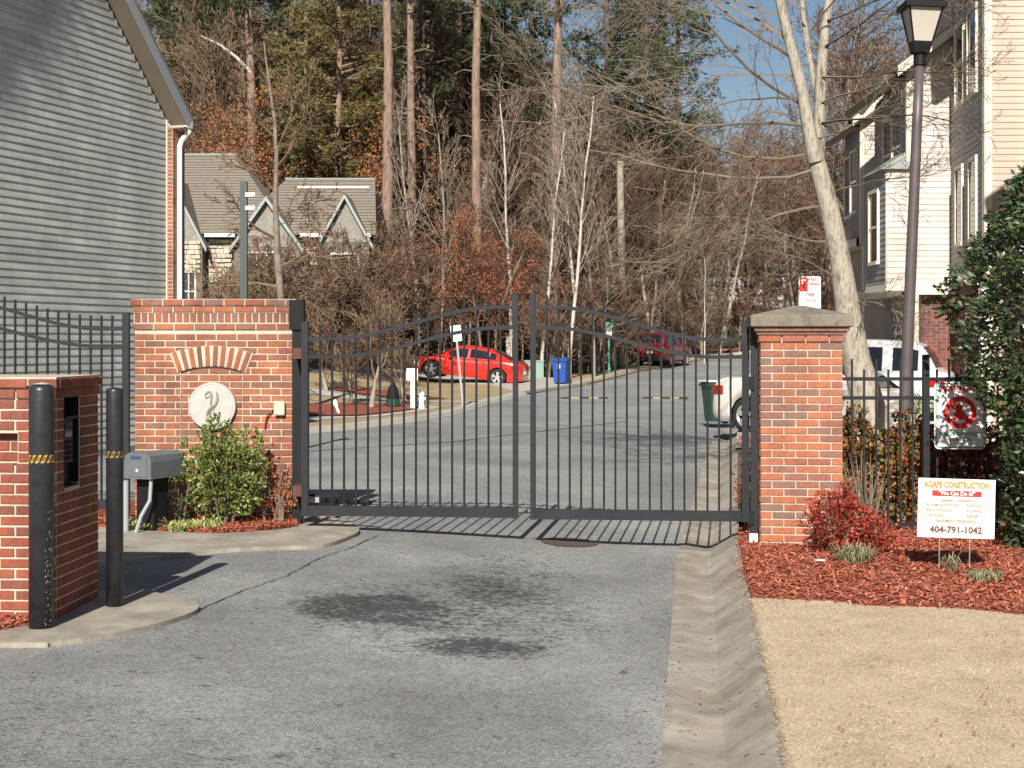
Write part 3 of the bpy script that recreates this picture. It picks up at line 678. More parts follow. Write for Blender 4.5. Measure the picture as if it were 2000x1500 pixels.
# hinge posts
gp = thing('gate_post', 'black square hinge post between the brick wall and the left gate leaf', 'post', (-2.10, 15.02, 0))
MB().bx(-.045,.045,-.045,.045,-.15,2.14).build('post', M['iron'], gp); MB().bx(-.07,.07,-.07,.07,1.9,2.19).build('post_box', M['plastic'], gp)
for z_ in (1.62, .30): MB().bx(.0,.09,-.30,-.045,z_,z_+.10).build('hinge', M['hinge'], gp)
gp2 = thing('gate_post', 'black hinge post standing against the left side of the brick pillar', 'post', (2.165, 13.74, -.15), R(-6))
MB().bx(-.03,.03,-.03,.03,0,2.07).build('post', M['irongrey'], gp2)
for z_ in (1.5, .3): MB().bx(-.05,.0,-.045,-.03,z_,z_+.12).build('hinge', M['iron'], gp2)
MB().bx(-.045,.03,-.05,-.032,.12,.22).build('white_tag', M['white'], gp2)
ar_ = MB().tube([(.05,.30,.12),(.66,.06,.12)], .022, 8, True).build('operator_arm', M['iron'], gl1); MB().box((.06,.27,.125),(.14,.07,.05)).build('arm_bracket', M['pvc'], ar_)
# latch between leaves
lt = thing('gate_latch', 'thin iron latch rod joining the two gate leaves near the ground', 'latch', (.116,14.48,.17))
MB().tube([(-.06,0,0),(.06,0,0)], .006, 6).tube([(.02,0,0),(.02,0,.02)], .012, 6).build('rod', M['iron'], lt)
# right fence
fe = thing('iron_fence', 'black picket fence beside the brick pillar, in front of the red hedge', 'fence', (2.90, 14.55, 0))
Lf = 3.6
for z_ in (1.43, 1.25, .05): MB().bx(.0,Lf,-.014,.014,z_-.017,z_+.017).build('rail', M['irongrey'], fe)
x = .09; i = 0
while x < Lf:
    zt_ = 1.62 if i % 2 == 0 else 1.52
    MB().bx(x-.009,x+.009,-.009,.009,-.02,zt_).build('picket', M['irongrey'], fe); x += .115; i += 1
for x in (1.02, 2.9): MB().bx(x-.03,x+.03,-.03,.03,-.15,1.66).build('fence_post', M['irongrey'], fe)
# short fence behind the left wall end
fp = thing('fence_post', 'square iron post at the left end of the brick entrance wall', 'post', (-3.795, 15.12, 0))
MB().bx(-.027,.027,-.027,.027,-.1,2.07).build('post', M['irongrey'], fp)

# ------------------------------------------------------------------ left siding house
ud = V(.3103,.9506,0).normalized(); un = V(.9506,-.3103,0)   # along the wall (away), outward normal
cnr = V(-5.87, 26.1, 0)                                       # far right corner of the siding wall
lh = thing('siding_house', 'grey vinyl sided house end with steep gable at the left edge', 'house', (cnr.x, cnr.y, -.05), math.atan2(ud.y, ud.x)-math.pi)
# local x: from corner toward the camera (s), local y: outward normal is -y?  (x = -ud ; y = z cross x)
# x axis = -ud, y axis = (ud.y,-ud.x) rotated: outward normal = +y
WZ = 5.64; TP = .90; DW = 9.0
prism_poly = [(0,0),(DW,0),(DW,WZ),(DW/2,WZ+TP*DW/2),(0,WZ)]
MB().prism(prism_poly, -.012, -7.5, Matrix.Identity(4)).build('wall', M['siding'], lh)
plm = {}
def plank_mesh(L, Hh, m, lap=.015, name='siding_plank', th_=.002):
    key = (round(L,2), round(Hh,3), m.name)
    if key in plm: return plm[key]
    L = round(L,2); mb = MB()
    # x 0..L ; y outward ; profile: thin at the top, proud butt at the bottom
    pr = [(-.010,0),(lap,0),(lap,.010),(th_,Hh+.002),(-.010,Hh+.002)]
    mb.v = [(0,y_,z_) for y_,z_ in pr]+[(L,y_,z_) for y_,z_ in pr]
    mb.f = [(0,1,2,3,4),(9,8,7,6,5)]+[(i,(i+1)%5,(i+1)%5+5,i+5) for i in range(5)]
    me = bpy.data.meshes.new(name); me.from_pydata(mb.v, [], mb.f); me.materials.append(m)
    bm = bmesh.new(); bm.from_mesh(me); bmesh.ops.recalc_face_normals(bm, faces=bm.faces); bm.to_mesh(me); bm.free()
    plm[key] = me; return me
EX = .1143; gg = random.Random(4); r_ = 0; z = .15
while z < 8.0:
    a_ = 0.0 if z < WZ-.02 else (z+EX-WZ)/TP
    b_ = DW if z < WZ-.02 else DW-(z-WZ)/TP
    b_ = min(b_, 6.2); x = a_; first = True
    while x < b_-.05:
        l = gg.choice([1.2, 2.0, 2.8]) if first else 3.66
        e = min(b_, x+l); first = False
        if e-x > .05: inst(plank_mesh(e-x-.002, EX, M['siding']), 'siding_plank', lh, Matrix.Translation((x, 0, z)))
        x = e
    z += EX
# rake: soffit, fascia, roof
def slab(p0, p1, y0, y1, t0, t1):          # sloping board in the local xz plane
    (xa,za),(xb,zb_) = p0, p1; mb = MB()
    d = V(xb-xa, zb_-za).normalized(); n = V(-d.y, d.x)
    if n.y < 0: n = -n
    poly = [(xa+n.x*t0, za+n.y*t0),(xb+n.x*t0, zb_+n.y*t0),(xb+n.x*t1, zb_+n.y*t1),(xa+n.x*t1, za+n.y*t1)]
    return mb.prism(poly, y0, y1, Matrix.Identity(4))
ap = (DW/2, WZ+TP*DW/2+.02); ex = (-.14, WZ-TP*.14+.02); exr = (DW+.14, WZ-TP*.14+.02)
for e_ in (ex, exr):
    slab(e_, ap, 0, .33, 0, .02).build('soffit', M['soffit'], lh)
    slab(e_, ap, .332, .352, -.03, .15).build('fascia', mat('grey_fascia', (.36,.38,.38), rough=.6) if 'grey_fascia' not in bpy.data.materials else bpy.data.materials['grey_fascia'], lh)
    slab(e_, ap, -7.6, .365, .152, .19).build('roof', M['roof'], lh)
MB().bx(-.14,-.0,-7.5,.33,WZ-.17,WZ-.14).build('eave_soffit', M['soffit'], lh)
gm = MB(); 
gm.prism([(-.142,WZ-.15),(-.27,WZ-.15),(-.28,WZ-.02),(-.142,WZ-.02)], .35, -7.5, Matrix.Identity(4))
gm.build('gutter', M['white'], lh)
# brick corner pier and trim, downspout
MB().bx(-.40,.0,-.3,.115,0,WZ-.18).build('corner_core', M['mortar'], lh)
wq = Wall(lh, M['brick'], 12); z = .08; k = 0
while z < WZ-.2:
    if z > 2.0:
        wq.brick((.006,.058,z), (0,-1,0), (1,0,0), .10, D=.02)
        wq.course((-.003,.121), (-.40,.121), (0,1), z, .5 if k % 2 else 1)
    z += BH; k += 1
MB().bx(-.02,.03,.0,.03,0,WZ-.03).build('corner_trim', M['trim'], lh)
ds = MB().tube([(-.21,.30,WZ-.14),(-.21,.30,WZ-.22),(-.17,.19,WZ-.36),(-.15,.165,WZ-.46),(-.15,.165,.2)], [.045]*5, 8)
ds.build('downspout', M['white'], lh)
MB().bx(-DW,0,0,0,0,0) if False else None

# ------------------------------------------------------------------ right-hand townhouses
def window(parent, c, ux, un_, wd, ht, frame=.07, sash=True, bars=0, shutters=False):
    c = Vector(c); ux = Vector(ux).normalized(); un_ = Vector(un_).normalized(); Mx = Matrix((ux, -un_, Vector((0,0,1)))).transposed()
    def bb(x0,x1,d0,d1,z0,z1,name,m,par):
        mb = MB(); cc_ = Vector(((x0+x1)/2, -(d0+d1)/2, (z0+z1)/2)); mb.box((Mx @ cc_)+c, (x1-x0, abs(d1-d0), z1-z0), M=Mx); return mb
    fr = MB()
    for a in ((-wd/2-frame,-wd/2,0,.05,-ht/2-frame,ht/2+frame),(wd/2,wd/2+frame,0,.05,-ht/2-frame,ht/2+frame),(-wd/2,wd/2,0,.05,ht/2,ht/2+frame),(-wd/2,wd/2,0,.06,-ht/2-frame,-ht/2)):
        q = bb(*a, '', None, None); fr.add(q.v, q.f)
    f_ = fr.build('window', M['trim'], parent)
    q = bb(-wd/2,wd/2,.004,.02,-ht/2,ht/2,'',None,None); q.build('pane', M['glass'], f_)
    s_ = MB()
    if sash: q = bb(-wd/2,wd/2,.021,.035,-.025,.025,'',None,None); s_.add(q.v, q.f)
    for i in range(bars):
        x_ = -wd/2+wd*(i+1)/(bars+1); q = bb(x_-.02,x_+.02,.021,.034,-ht/2,ht/2,'',None,None); s_.add(q.v, q.f)
    if s_.v: s_.build('sash_bar', M['white'], f_)
    return f_
def clad(parent, a, b, un_, z0_, z1_, m, ex_=EX, stuff=False):
    """lap siding from a to b, outward normal un_"""
    a = Vector((*a,0)); b = Vector((*b,0)); u = (b-a).normalized(); L = (b-a).length; un_ = Vector((*un_,0)).normalized()
    Mx = Matrix((u, un_, Vector((0,0,1)))).transposed(); z_ = z0_; acc = MB(); me = plank_mesh(L, ex_, m)
    while z_ < z1_-.01:
        T = Matrix.Translation(a+Vector((0,0,z_))) @ Mx.to_4x4()
        if stuff: acc.add([T @ v.co for v in me.vertices], [tuple(p.vertices) for p in me.polygons])
        else: inst(me, 'siding_plank', parent, T)
        z_ += ex_
    if stuff: tag(fixn(acc.build('lap_siding', m, parent)), kind='stuff')
def farbricks(parent, a, b, un_, z0_, z1_):
    a = Vector((*a,0)); b = Vector((*b,0)); u = (b-a).normalized(); L = (b-a).length; n = Vector((*un_,0)).normalized(); acc = MB(); z_ = z0_; k = 0
    Mx = Matrix((u, -n, Vector((0,0,1)))).transposed()
    while z_ < z1_:
        x_ = 0 if k % 2 else -BL/2
        while x_ < L:
            x0_ = max(0, x_); x1_ = min(L, x_+BL-JT)
            if x1_-x0_ > .02: acc.box(a+u*((x0_+x1_)/2)+n*.004+Vector((0,0,z_+BH/2)), (x1_-x0_, .01, BH-JT), M=Mx)
            x_ += BL
        z_ += BH; k += 1
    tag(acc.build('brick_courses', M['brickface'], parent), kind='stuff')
bA = thing('townhouse', 'nearest tan sided townhouse behind the holly tree at the right edge', 'house', (0,0,0), 0, 'row of tan townhouses')
ax, ay = 8.40, 27.3; bx_, by_ = 8.78, 30.7
MB().add([(ax+.02,ay+.02,2.95),(16,ay+.02,2.95),(16,by_+6,2.95),(bx_+.68,by_+6,2.95)]+[(ax+.02,ay+.02,11),(16,ay+.02,11),(16,by_+6,11),(bx_+.68,by_+6,11)], [(0,1,2,3),(7,6,5,4),(0,4,5,1),(1,5,6,2),(2,6,7,3),(3,7,4,0)]).build('wall', M['sidingtan'], bA)
clad(bA, (ax+.14,ay), (12.2,ay), (0,-1), .10, 10.5, M['sidingtan'])
clad(bA, (bx_,by_), (ax,ay+.10), (-1,.112), 3.1, 9.6, M['sidingsh'])
MB().bx(ax-.012,ax+.13,ay-.03,ay+.12,.05,10.6).build('corner_board', M['trim'], bA)
MB().add([(ax-.03,ay-.01,2.93),(ax+.3,ay,2.93),(bx_+.3,by_,2.93),(bx_-.03,by_,2.93),(ax-.03,ay-.01,3.12),(ax+.3,ay,3.12),(bx_+.3,by_,3.12),(bx_-.03,by_,3.12)], [(3,2,1,0),(4,5,6,7),(0,1,5,4),(1,2,6,5),(2,3,7,6),(3,0,4,7)]).build('band_board', M['white'], bA)
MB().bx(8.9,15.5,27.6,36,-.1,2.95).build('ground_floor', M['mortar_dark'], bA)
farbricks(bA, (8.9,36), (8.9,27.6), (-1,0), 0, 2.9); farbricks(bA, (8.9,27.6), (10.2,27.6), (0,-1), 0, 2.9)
sdir = V(bx_-ax, by_-ay, 0).normalized(); sn = V(-sdir.y, sdir.x, 0)
def onA(d, z_): q = V(ax, ay, 0)+sdir*d; return (q.x+sn.x*.012, q.y+sn.y*.012, z_)
for d, z_, wd, ht in ((.95,4.42,.62,1.42),(2.35,4.42,.62,1.42),(1.0,7.15,.8,1.5),(2.3,7.15,.8,1.5)): window(bA, onA(d, z_), -sdir, sn, wd, ht, bars=0)
wd_ = window(bA, (8.885,29.4,1.3), (0,-1,0), (-1,0,0), 1.0, 2.0, sash=False); 
MB().bx(8.35,8.60,27.32,27.5,-.1,2.93).build('porch_column', M['white'], bA)
# roof of A: eave projecting over the side wall
def roofslab(parent, pts, th_=.15, m='roof'):
    mb = MB(); n = len(pts); mb.v = list(pts)+[(x, y, z-th_) for x, y, z in pts]
    mb.f = [tuple(range(n)), tuple(range(2*n-1,n-1,-1))]+[(i,(i+1)%n,(i+1)%n+n,i+n) for i in range(n)]
    return fixn(mb.build('roof', M[m], parent))
roofslab(bA, [(7.98,27.0,9.2),(8.4,31.2,9.2),(12,31.2,12.2),(12,27.0,12.2)]); MB().tube([(7.93,27.0,9.1),(8.38,31.2,9.1)], .07, 6).build('gutter', M['white'], bA)
def town(label, x0, y0, xr, ln, zlow, ztop, bay=None):
    b = thing('townhouse', label, 'house', (0,0,0), 0, 'row of tan townhouses'); x1 = x0+.112*ln; y1 = y0+ln
    MB().add([(x0+.02,y0+.02,zlow),(14,y0+.02,zlow),(14,y1,zlow),(x1+.02,y1,zlow),(x0+.02,y0+.02,ztop),(14,y0+.02,ztop),(14,y1,ztop),(x1+.02,y1,ztop)], [(0,1,2,3),(7,6,5,4),(0,4,5,1),(1,5,6,2),(2,6,7,3),(3,7,4,0)]).build('wall', M['sidinglt'], b)
    clad(b, (x0+.08,y0), (xr,y0), (0,-1), zlow, ztop-.1, M['sidinglt'], stuff=True)
    clad(b, (x1,y1), (x0,y0+.08), (-1,.112), zlow, ztop-.1, M['sidingsh'], stuff=True)
    MB().bx(x0-.02,x0+.08,y0-.02,y0+.08,zlow-.02,ztop).build('corner_board', M['trim'], b)
    MB().bx(x0-.04,xr,y0-.035,y0+.3,zlow-.2,zlow).bx(x0-.04,x0+.3,y0,y1,zlow-.2,zlow).build('band_board', M['trim'], b)
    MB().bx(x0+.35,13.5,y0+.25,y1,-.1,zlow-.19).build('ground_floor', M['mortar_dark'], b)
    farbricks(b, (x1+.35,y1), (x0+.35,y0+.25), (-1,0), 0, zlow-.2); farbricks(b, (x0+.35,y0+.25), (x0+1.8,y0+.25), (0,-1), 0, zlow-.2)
    e = .28; zt = ztop+.02                 # gable end facing the camera, eaves over the side wall
    xm = x0+3.2; zm = zt+2.5
    roofslab(b, [(x0-e,y0-.35,zt-.1),(x0-e+.112*ln,y1+.2,zt-.1),(xm,y1+.2,zm),(xm,y0-.35,zm)], .08)
    roofslab(b, [(xm,y0-.35,zm),(xm,y1+.2,zm),(xm+3.6,y1+.2,zt-.1),(xm+3.6,y0-.35,zt-.1)], .08)
    fixn(MB().prism([(x0+.03,ztop-.02),(xm+3.2,ztop-.02),(xm,zm-.16)], y0+.02, y0+.2, Matrix.Identity(4)).build('gable_wall', M['sidinglt'], b))
    rk = MB(); rk.add([(x0-e,y0-.38,zt-.32),(xm,y0-.38,zm-.22),(xm,y0-.38,zm-.02),(x0-e,y0-.38,zt-.12),(x0-e,y0-.35,zt-.32),(xm,y0-.35,zm-.22),(xm,y0-.35,zm-.02),(x0-e,y0-.35,zt-.12)], [(0,1,2,3),(7,6,5,4),(0,4,5,1),(1,5,6,2),(2,6,7,3),(3,7,4,0)])
    fixn(rk.build('rake_board', M['trim'], b))
    MB().tube([(x0-e-.04,y0-.3,zt-.2),(x0-e-.04+.112*ln,y1,zt-.2)], .07, 6).build('gutter', M['trim'], b)
    MB().bx(x0-e,x0,y0,y1,zt-.30,zt-.285).build('soffit', M['soffit'], b)
    for yy, zz in ((y0+1.2, ztop-1.5), (y0+2.6, ztop-1.5)): window(b, (x0-.012+.112*(yy-y0), yy, zz), (0,-1,0), (-1,.112,0), .75, 1.5)
    if bay:
        bx0, by1, zb_, zt2 = bay
        MB().bx(bx0,x0+.1,y0+.0,by1,zb_,zt2).build('bay_wall', M['sidinglt'], b)
        clad(b, (bx0+.02,y0-.012), (x0-.02,y0-.012), (0,-1), zb_, zt2, M['sidinglt'], stuff=True)
        clad(b, (bx0-.012,by1), (bx0-.012,y0), (-1,0), zb_, zt2, M['sidingsh'], stuff=True)
        MB().bx(bx0-.03,x0,y0-.045,by1,zb_-.12,zb_).build('bay_skirt', M['trim'], b)
        mb = MB(); mb.v = [(bx0-.12,y0-.12,zt2),(x0+.1,y0-.12,zt2),(x0+.1,by1+.1,zt2),(bx0-.12,by1+.1,zt2),(x0+.08,y0+.15,zt2+.42),(x0+.08,by1-.2,zt2+.42)]
        mb.f = [(0,1,2,3),(0,4,1),(0,3,5,4),(3,2,5),(1,4,5,2)]; fixn(mb.build('bay_roof', M['roofg'], b))
        window(b, (bx0-.03,(y0+by1)/2,zb_+1.2), (0,-1,0), (-1,0,0), .7, 1.4)
    window(b, (x0+.335,y0+1.6,1.2), (0,-1,0), (-1,0,0), .9, 1.5, sash=False)
    MB().bx(x0+.04,x0+.2,y0-.1,y0+.06,-.1,zlow-.2).build('porch_column', M['trim'], b)
    return b
town('second townhouse in the row, cream corner and low bay behind the lamp post', 7.9, 30.7, 8.86, 5.2, 2.95, 7.35, (7.48, 32.4, 2.95, 5.25))
town('third townhouse in the row, cream corner right of the big bare tree', 8.63, 38.0, 9.6, 3.6, 4.4, 7.4)
nb = thing('townhouse', 'townhouse outside the right edge whose roof shades the tan siding', 'house', (0,0,0), 0, 'row of tan townhouses')
MB().bx(7.7,16,11,20,-.1,9.1).build('wall', M['sidingtan'], nb); roofslab(nb, [(7.4,10.7,9.1),(7.4,20.3,9.1),(11.7,20.3,12.2),(11.7,10.7,12.2)], .1); roofslab(nb, [(11.7,10.7,12.2),(11.7,20.3,12.2),(16.3,20.3,9.1),(16.3,10.7,9.1)], .1)
for yy in (13,16,18.5):
    for zz in (4.6,7.4): window(nb, (7.69,yy,zz), (0,-1,0), (-1,0,0), .8, 1.5)
fhs = thing('distant_house', 'small pale distant house at the end of the road, glimpsed left of the pillar', 'house', (19.6, 128, 3.0))
MB().bx(-3.5,3.5,0,6,-1,4.6).build('wall', M['white'], fhs); fixn(MB().prism([(-4,4.5),(4,4.5),(0,7.2)], -.3, 6.3, Matrix.Identity(4)).build('roof', M['roofg'], fhs))
for cx_ in (-2.2, .2, 2.4):
    for zz in (1.2, 3.4): window(fhs, (cx_,-.01,zz), (1,0,0), (0,-1,0), .9, 1.2)

# ------------------------------------------------------------------ distant stone and shingle house
dh = thing('stone_house', 'stone and shingle house with brown roof and pointed gables beyond the brick wall', 'house', (-9.8, 61.5, .95))
MB().bx(-5.0,4.1,0,9,-.8,5.3).build('wall', M['stucco'], dh)
def hiproof(x0_, x1_, y1_, ze, zr, rx0, rx1, nm='roof', yf=-.5):
    mb = MB(); yr = (yf+y1_)/2
    mb.v = [(x0_,yf,ze),(x1_,yf,ze),(x1_,y1_,ze),(x0_,y1_,ze),(rx0,yr,zr),(rx1,yr,zr)]
    mb.f = [(0,1,5,4),(1,2,5),(2,3,4,5),(3,0,4),(0,3,2,1)]; o_ = fixn(mb.build(nm, M['roof'], dh))
    cs = MB(); n_ = int((zr-ze)/.13)                      # shingle courses, each a slim proud strip
    for k in range(n_):
        t = (k+.5)/n_; xa = x0_+(rx0-x0_)*t; xb = x1_+(rx1-x1_)*t; y_ = yf+(yr-yf)*t; z_ = ze+(zr-ze)*t
        cs.box(((xa+xb)/2, y_-.015, z_+.012), (xb-xa-.05, .05, .022))
    tag(cs.build('shingle_courses', M['roof'], dh), kind='stuff'); MB().tube([(rx0,yr,zr+.03),(rx1,yr,zr+.03)], .07, 5).build('ridge_vent', M['roofg'], dh)
hiproof(-5.6, .9, 9.5, 5.2, 8.9, -5.3, -2.0); hiproof(-1.6, 4.4, 7.6, 5.15, 7.75, .2, 4.0, yf=-.45)
def gable(cx, wd, zb_, zp, dep, m='stucco'):
    g_ = MB().prism([(cx-wd/2,zb_-.05),(cx+wd/2,zb_-.05),(cx,zp)], -.75, 1.6, Matrix.Identity(4)).build('gable', M['gablew'], dh)
    rf = MB()
    for sgn in (-1, 1):
        x0_, z0_ = cx+sgn*(wd/2+.2), zb_-.2*(zp-zb_)/(wd/2)-.02
        rf.v += []; n = len(rf.v); rf.add([(x0_,-.98,z0_),(cx,-.98,zp+.04),(cx,3.2,zp+.04),(x0_,3.2,z0_),(x0_,-.98,z0_+.12),(cx,-.98,zp+.17),(cx,3.2,zp+.17),(x0_,3.2,z0_+.12)], [(0,1,2,3),(7,6,5,4),(0,4,5,1),(3,2,6,7),(0,3,7,4),(1,5,6,2)])
    fixn(rf.build('gable_roof', M['roof'], dh))
    br = MB()
    for sgn in (-1, 1):
        x0_, z0_ = cx+sgn*(wd/2+.2), zb_-.2*(zp-zb_)/(wd/2)-.1
        br.add([(x0_,-1.02,z0_),(cx,-1.02,zp-.05),(cx,-1.02,zp+.14),(x0_,-1.02,z0_+.2),(x0_,-.985,z0_),(cx,-.985,zp-.05),(cx,-.985,zp+.14),(x0_,-.985,z0_+.2)], [(0,1,2,3),(7,6,5,4),(0,4,5,1),(1,5,6,2),(2,6,7,3),(3,7,4,0)])
    fixn(br.build('barge_board', M['trimg'], dh))
def shin(cx, wd, z0_, z1_, y_):
    mb = MB(); g_ = random.Random(int(cx*10)+77)
    z_ = z0_
    while z_ < z1_:
        x_ = cx-wd/2
        while x_ < cx+wd/2-.05:
            l = g_.uniform(.18,.42); l = min(l, cx+wd/2-x_); hh_ = g_.uniform(.13,.2)
            mb.box((x_+l/2, y_-g_.uniform(0,.04), z_+.09), (l-.02, .1, hh_-.01)); x_ += l
        z_ += .19
    tag(mb.build('stone_facing', M['stone'], dh), kind='stuff')
for cx, wd, zb_, zp in ((-3.7,2.5,4.9,7.3),(.1,2.6,4.7,6.5),(3.2,1.9,4.9,6.6)):
    MB().bx(cx-wd/2,cx+wd/2,-.74,.05,-.8,zb_-.06).build('bay_wall', M['stucco'], dh); gable(cx, wd, zb_, zp, 1)
shin(-1.85, .95, 3.3, 4.9, -.06); shin(1.95, .95, 3.2, 4.6, -.06); shin(-3.7, 2.4, 3.6, 4.8, -.76)
for cx, cz, ww, hh_ in ((-4.4,2.9,.7,1.7),(-3.1,2.9,.7,1.7),(-.1,3.6,1.2,1.6),(3.2,3.7,1.0,1.3),(-3.9,.9,1.0,1.6),(.2,.9,1.2,1.6)): window(dh, (cx,-.75,cz), (1,0,0), (0,-1,0), ww, hh_, bars=2)
window(dh, (-1.9,-.01,1.2), (1,0,0), (0,-1,0), 1.0, 1.7, bars=1)
MB().bx(-5.3,-4.9,-.6,-.5,5.06,5.2).bx(-2.4,-1.2,-.6,-.5,5.06,5.2).bx(1.4,4.2,-.6,-.5,5.06,5.2).build('gutter', M['white'], dh)
MB().bx(.8,3.8,3.0,3.1,7.36,7.44).build('ridge_flashing', M['white'], dh)
# low porch wing with white columns, right of the entrance wall
pw = thing('porch', 'white columned porch of the stone house seen over the gate top', 'porch', (-7.2, 58.6, .95))
MB().bx(-3,.9,0,3,-.6,.02).build('porch_floor', M['concfar'], pw); MB().bx(-3.1,1.0,-.1,3,2.75,3.0).build('beam', M['trim'], pw)
roofslab(pw, [(-3.3,-.3,3.0),(1.2,-.3,3.0),(.9,3.1,4.0),(-3.2,3.1,4.0)], .08)
for x_ in (-.50, .22): MB().lathe([(.17,.02),(.17,.12),(.13,.14),(.115,2.55),(.15,2.62),(.16,2.75)], 14, (x_, .25, 0)).build('column', M['white'], pw)
MB().bx(-1.6,-.9,.2,.4,.02,1.0).build('railing', M['white'], pw)
MB().bx(-.35,.05,2.3,2.35,.02,2.2).build('door', M['door'], pw)

# ------------------------------------------------------------------ vehicles
def cubic(tab, x):
    if x <= tab[0][0]: return tab[0][1]
    if x >= tab[-1][0]: return tab[-1][1]
    for i in range(len(tab)-1):
        if tab[i][0] <= x <= tab[i+1][0]:
            p0 = tab[max(i-1,0)]; p1 = tab[i]; p2 = tab[i+1]; p3 = tab[min(i+2,len(tab)-1)]
            hh_ = p2[0]-p1[0]; t = (x-p1[0])/hh_
            m1 = (p2[1]-p0[1])/(p2[0]-p0[0])*hh_; m2 = (p3[1]-p1[1])/(p3[0]-p1[0])*hh_
            lim = 3*abs(p2[1]-p1[1]); m1 = max(-lim, min(lim, m1)); m2 = max(-lim, min(lim, m2))
            return (2*t**3-3*t*t+1)*p1[1]+(t**3-2*t*t+t)*m1+(-2*t**3+3*t*t)*p2[1]+(t**3-t*t)*m2
def car(name, label, cat, loc, yaw, paint, L, Wd, axles, wr_, top, roof, pitch=0, suv=False, clad_=False, panes=None, spokes=5):
    t = thing(name, label, cat, loc, rot=(0, -pitch, yaw)); hw_ = Wd/2; x0_, x1_ = -L/2, L/2
    zb0 = .20 if not suv else .30
    def halfw(x): e = min(x-x0_, x1_-x)/.55; return hw_*(.80+.20*math.sqrt(max(0, min(1, 1-(1-min(1,max(0,e)))**2))))
    def zbot(x):
        z_ = zb0+.10*max(0, 1-min(x-x0_, x1_-x)/.35)
        for a in axles:
            Rr = wr_+.065
            if abs(x-a) < Rr: z_ = max(z_, wr_-.02+math.sqrt(Rr*Rr-(x-a)**2))
        return z_
    st = sorted(set([x0_+L*i/70 for i in range(71)]+[x0_+.01,x0_+.03,x1_-.03,x1_-.01]+[a+s_*(wr_+.065)*k_ for a in axles for s_ in (-1,1) for k_ in (1.001,.995,.97,.9)]))
    vv = [0,.12,.32,.55,.78,.93,1]; yy = [.94,.985,1.0,1.0,.985,.955,.90]
    mb = MB(); rings = []
    for x in st:
        hx = halfw(x); zb_ = zbot(x); zt_ = cubic(top, x); zb_ = min(zb_, zt_-.06)
        side = [(x, hx*y_, zb_+(zt_-zb_)*v_) for v_, y_ in zip(vv, yy)]
        top_ = [(x, hx*.7, zt_+.015), (x, hx*.35, zt_+.028), (x, 0, zt_+.032)]
        half = side+top_; rings.append(half+[(a, -b, c) for a, b, c in half[-2::-1]])
    n = len(rings[0])
    for r in rings: mb.v += r
    for i in range(len(rings)-1):
        for j in range(n-1): a = i*n+j; mb.f.append((a, a+1, a+n+1, a+n))
    mb.f.append(tuple(range(n))); mb.f.append(tuple(range((len(rings)-1)*n, len(rings)*n))[::-1])
    fixn(mb.build('body', paint, t, smooth=True))
    # underbody and wheel wells
    MB().bx(x0_+.25,x1_-.25,-hw_+.22,hw_-.22,.22,.62).build('underbody', M['plastic'], t)
    # greenhouse
    xr0, xf0 = roof[0][0], roof[-1][0]
    def gz(x): return cubic(roof, x)
    def base(x): return cubic(top, x)-.01
    def S(x, v, out=0): y0_ = .885*halfw(x)+out; y1_ = .70*hw_+out; zr = gz(x)-.035; zb_ = base(x); v2 = v; return (y0_+(y1_-y0_)*v2, zb_+max(0, zr-zb_)*v)
    mb = MB(); rings = []; xs_ = [xr0+(xf0-xr0)*i/36 for i in range(37)]
    for x in xs_:
        half = []
        for v_ in (0,.25,.5,.75,.93): y_, z_ = S(x, v_); half.append((x, y_, z_))
        y_, z_ = S(x, 1); k_ = max(.0, min(1, (gz(x)-base(x))/.2))
        half += [(x, y_*.93, z_+.022*k_),(x, y_*.6, z_+.045*k_),(x, 0, z_+.055*k_)]
        rings.append(half+[(a, -b, c) for a, b, c in half[-2::-1]])
    n = len(rings[0])
    for r in rings: mb.v += r
    for i in range(len(rings)-1):
        for j in range(n-1): a = i*n+j; mb.f.append((a, a+1, a+n+1, a+n))
    fixn(mb.build('cabin', paint, t, smooth=True))
    for (xa, xb) in panes:
        for sgn in (1, -1):
            g_ = MB(); nx_ = 12
            for i in range(nx_+1):
                x = xa+(xb-xa)*i/nx_
                for v_ in (.08,.45,.84): y_, z_ = S(x, v_, .006); g_.v.append((x, sgn*y_, z_))
            for i in range(nx_):
                for j in range(2): a = i*3+j; g_.f.append((a, a+1, a+4, a+3))
            g_.build('side_window', M['carglass'], t, smooth=True)
    def toppane(xa, xb, nm):
        g_ = MB(); nx_ = 10
        for i in range(nx_+1):
            x = xa+(xb-xa)*i/nx_; y_, z_ = S(x, 1); k_ = max(0, min(1, (gz(x)-base(x))/.2))
            for w_ in (-.92,-.6,0,.6,.92): 
                dz = .055-.033*min(1, abs(w_)/.93)**1.3
                g_.v.append((x+(.006 if nm == 'windscreen' else -.006), y_*w_, z_+dz*k_+.008))
        for i in range(nx_):
            for j in range(4): a = i*5+j; g_.f.append((a, a+1, a+6, a+5))
        g_.build(nm, M['carglass'], t, smooth=True)
    toppane(roof[0][0]+.05, roof[1][0]-.02 if len(roof) > 4 else roof[1][0], 'rear_window'); toppane(roof[-2][0]+.02, roof[-1][0]-.06, 'windscreen')
